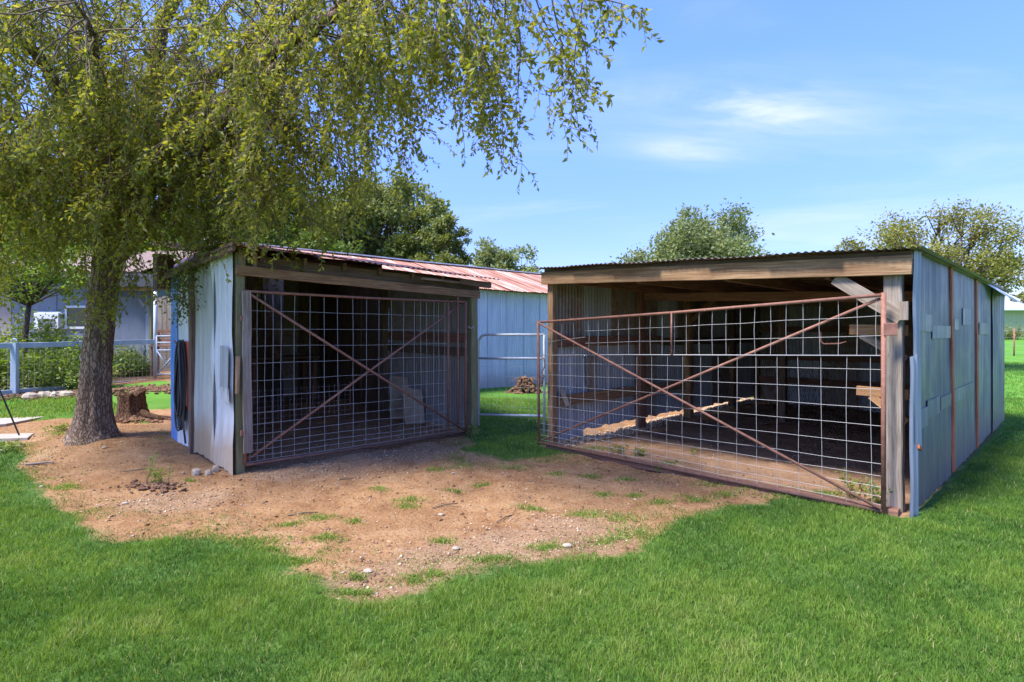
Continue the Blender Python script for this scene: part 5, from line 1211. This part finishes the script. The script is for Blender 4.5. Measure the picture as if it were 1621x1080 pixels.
sprig('seedling', 233, 766, .42, 110, .025, M['leaf_weed'], 'taller thin tree seedling with few leaves on the dirt left of the shed', .12, 2)
sprig('seedling', 258, 768, .24, 260, .022, M['leaf_light'], 'shorter bushy green seedling beside the thin one', .35, 5)
sp = []
for i in range(160):
    p = onG(245+random.gauss(0, 22), 772+random.gauss(0, 4)); sp.append((p.x, p.y, p.z+.01+.02*random.random(), random.uniform(.008, .028)))
tag(clods(MB(), sp).build('soil_crumbs', M['clod']), 'dark soil crumbs heaped round the two seedlings', 'soil', kind='stuff')
sprig('gate_weed', 1358, 792, .33, 260, .03, M['leaf_light'], 'leafy green weed growing through the right gate near its hinge end', .45, 6)
sprig('gate_weed', 1393, 803, .30, 260, .028, M['leaf_weed'], 'bushy weed at the foot of the right gate post', .4, 6)
sprig('gate_weed', 1340, 790, .16, 160, .022, M['leaf_yellow'], 'yellowing low weed at the right gate sill', .5, 6)
sprig('sill_weed', 1000, 722, .15, 220, .028, M['leaf_weed'], 'low broadleaf weed behind the right gate left of its middle', .6, 6)
sprig('sill_weed', 975, 716, .15, 200, .026, M['leaf_dark'], 'darker low weed beside the left end of the right gate', .6, 6)
sprig('sill_weed', 1096, 720, .13, 70, .022, M['leaf_light'], 'single small weed sprout on the dark floor behind the right gate', .3, 3)
sprig('sill_weed', 1050, 748, .10, 90, .02, M['leaf_light'], 'small pale-topped weed in front of the right gate sill', .4, 3)
sprig('sill_weed', 745, 690, .2, 260, .03, M['leaf_weed'], 'leafy weed at the foot of the left shed post by the gap', .5, 6)
sprig('ground_weed', 10, 715, .2, 300, .04, M['leaf_weed'], 'broad green weed at the left edge beside the paver', .6, 7)
sprig('ground_weed', 88, 683, .14, 260, .03, M['leaf_light'], 'small bright weed clump left of the trunk foot', .7, 7)
sprig('ground_weed', 644, 690, .10, 60, .02, M['leaf_weed'], 'tiny weed sprig just outside the left gate', .3, 2)

# ------------------------------------------------------------------ grass
def blades(name, X, Y, h, wd, rnd, lean, label, zoff=-.004):
    n = len(X); Z = gz(X, Y)+zoff; a = rng.uniform(0, 6.283, n); la = rng.uniform(0, 6.283, n)
    sx_ = np.cos(a)*wd*.5; sy_ = np.sin(a)*wd*.5; lx = np.cos(la)*lean*h; ly = np.sin(la)*lean*h
    b = np.stack([X, Y, Z], 1); s_ = np.stack([sx_, sy_, np.zeros(n)], 1)
    m = b+np.stack([lx*.35, ly*.35, h*.55], 1); t = b+np.stack([lx, ly, h*np.sqrt(np.clip(1-lean**2*.5, .2, 1))], 1)
    V = np.stack([b-s_, b+s_, m-s_*.8, m+s_*.8, t], 1).reshape(-1, 3); o = (np.arange(n)*5)
    L = np.stack([o, o+1, o+3, o+2, o+2, o+3, o+4], 1).reshape(-1); S = np.stack([np.arange(n)*7, np.arange(n)*7+4], 1).reshape(-1)
    ob = npmesh(name, V, L, S, M['blade'], None, {'rnd': np.repeat(rnd, 5)}, kind='stuff'); tag(ob, label, 'grass'); return ob
LX = []; LY = []; SC = []
def lawn_zone(x0, x1, y0, y1, dens, sc_):
    n = int((x1-x0)*(y1-y0)*dens); X = rng.uniform(x0, x1, n); Y = rng.uniform(y0, y1, n)
    # keep what the photo's surroundings can show
    k = (np.abs(X) < Y*1.05+.8); LX.append(X[k]); LY.append(Y[k]); SC.append(np.full(k.sum(), sc_))
lawn_zone(-4.8, 4.8, 2.1, 3.6, 12800, .95)
lawn_zone(-7, 7, 3.6, 5.2, 8200, 1.05)
lawn_zone(-9, 10, 5.2, 8.0, 3300, 1.3)
lawn_zone(-11, 14, 8.0, 13.0, 1500, 1.7)
lawn_zone(5, 26, 13.0, 24.0, 260, 2.6)
X = np.concatenate(LX); Y = np.concatenate(LY); SCL = np.concatenate(SC)
d, fl = masks(X, Y)
d = d+(fbm(X*6, Y*6, 21, 3)-.5)*.5
thr = rng.uniform(0, 1, len(X)); thin_ = fbm(X*2.1, Y*2.1, 51, 3); sd_ = poly_sdf(X, Y, dirt_poly)+(fbm(X*1.6, Y*1.6, 3, 4)-.5)*.385; pch = fbm(X*4.5, Y*4.5, 61, 3)
kp = ((d < .16+.56*thr**1.8) & (rng.random(len(X)) < .35+1.3*thin_)) | ((sd_ > -.1) & (sd_ < .75) & (rng.random(len(X)) < .95*np.exp(-np.clip(sd_, 0, 9)/.22)*smooth((pch-.42)/.12)) & (Y < 8.2))
# keep clear of pavers, trunk, sheds' insides, yard
kp &= fl < .15
lv = np.stack([X-EL.x, Y-EL.y], 1); ls = lv @ np.array([vv.x, vv.y]); ld = lv @ np.array([uu.x, uu.y])
kp &= ~((ls > -.02) & (ls < 3.65) & (ld > -.0) & (ld < 9)) & ~((ls > 3.6) & (ld > 4.1) & (ld < 9))
kp &= ~((X < -6.3) & (Y < 8.8) & (Y > 7.9) & (X < -6.9))
X = X[kp]; Y = Y[kp]; SCL = SCL[kp]; n = len(X)
pt = fbm(X*1.3, Y*1.3, 31, 3); pf = vnoise(X*7, Y*7, 33); cl_ = vnoise(X*18, Y*18, 35)
h = (.014+.030*pt+.034*pf*cl_+.012*rng.random(n))*(1+.12*(SCL-1))
h *= np.where(cl_ < .22, .6, 1)*(1-.5*smooth((d[kp]-.1)/.4))
rnd = np.clip(.40+1.35*(pt-.5)+.42*(pf-.5)+rng.normal(0, .13, n), 0, .86); rnd = np.where(rng.random(n) < .045, rng.uniform(.88, 1, n), rnd)
blades('lawn_grass', X, Y, h, .0042*SCL*rng.uniform(.7, 1.2, n), rnd, rng.uniform(.15, .85, n), 'mown bright green lawn grass around the bare dirt')
print('blades', n)
# sparse weed grass on the dirt
WX = []; WY = []; WH = []
tufts = [(398, 858, 70, 12), (505, 818, 34, 8), (560, 826, 20, 5), (645, 802, 26, 6), (600, 775, 20, 5), (690, 742, 28, 8), (730, 735, 40, 9), (720, 722, 34, 7), (815, 738, 36, 6), (860, 726, 40, 6), (655, 918, 36, 10), (565, 912, 20, 5), (690, 908, 24, 7), (840, 804, 30, 5), (925, 815, 40, 10), (985, 820, 55, 14), (1000, 845, 60, 14), (960, 855, 40, 8), (1045, 795, 30, 5), (935, 752, 24, 4), (990, 760, 22, 4), (955, 780, 24, 5), (880, 750, 22, 4), (1003, 782, 20, 4), (700, 855, 24, 5), (515, 855, 40, 8), (95, 775, 20, 5), (110, 770, 24, 5), (300, 760, 14, 3), (460, 828, 30, 5), (760, 765, 20, 4), (720, 778, 20, 4), (650, 792, 30, 5), (1100, 788, 40, 6), (1150, 780, 40, 6), (1210, 772, 60, 6), (1260, 785, 60, 6), (940, 710, 60, 5), (880, 700, 30, 5), (1050, 735, 40, 5), (1140, 762, 50, 5), (560, 935, 40, 6), (470, 890, 40, 8), (430, 870, 40, 6), (90, 690, 30, 6), (30, 715, 40, 10), (860, 865, 40, 7), (780, 885, 50, 7), (1300, 782, 60, 6), (730, 700, 30, 8)]
for (px, py, wx, wy) in tufts:
    for k in range(int(wx*8)):
        q = G(px+random.gauss(0, wx*.42), py+random.gauss(0, wy*.45)); WX.append(q.x); WY.append(q.y); WH.append(random.uniform(.015, .05))
X = np.array(WX); Y = np.array(WY); n = len(X)
blades('weed_grass', X, Y, np.array(WH), np.full(n, .0055), np.clip(rng.normal(.62, .22, n), .1, 1), rng.uniform(.5, 1.2, n), 'sparse weedy grass tufts scattered on the bare dirt')
# rough grass in the yard behind the tree
n = 26000; X = rng.uniform(-13, -5.5, n); Y = rng.uniform(8.6, 12.4, n); d, fl = masks(X, Y)
lv = np.stack([X-EL.x, Y-EL.y], 1); ls = lv @ np.array([vv.x, vv.y]); k = (d < .55) & (ls < -.1) & (fbm(X*1.5, Y*1.5, 41, 3) > .38)
X = X[k]; Y = Y[k]; n = len(X)
blades('rough_grass', X, Y, rng.uniform(.03, .08, n), rng.uniform(.007, .012, n), np.clip(rng.normal(.72, .2, n), 0, .95), rng.uniform(.3, 1.1, n), 'rough paler grass between the big tree and the blue fence')
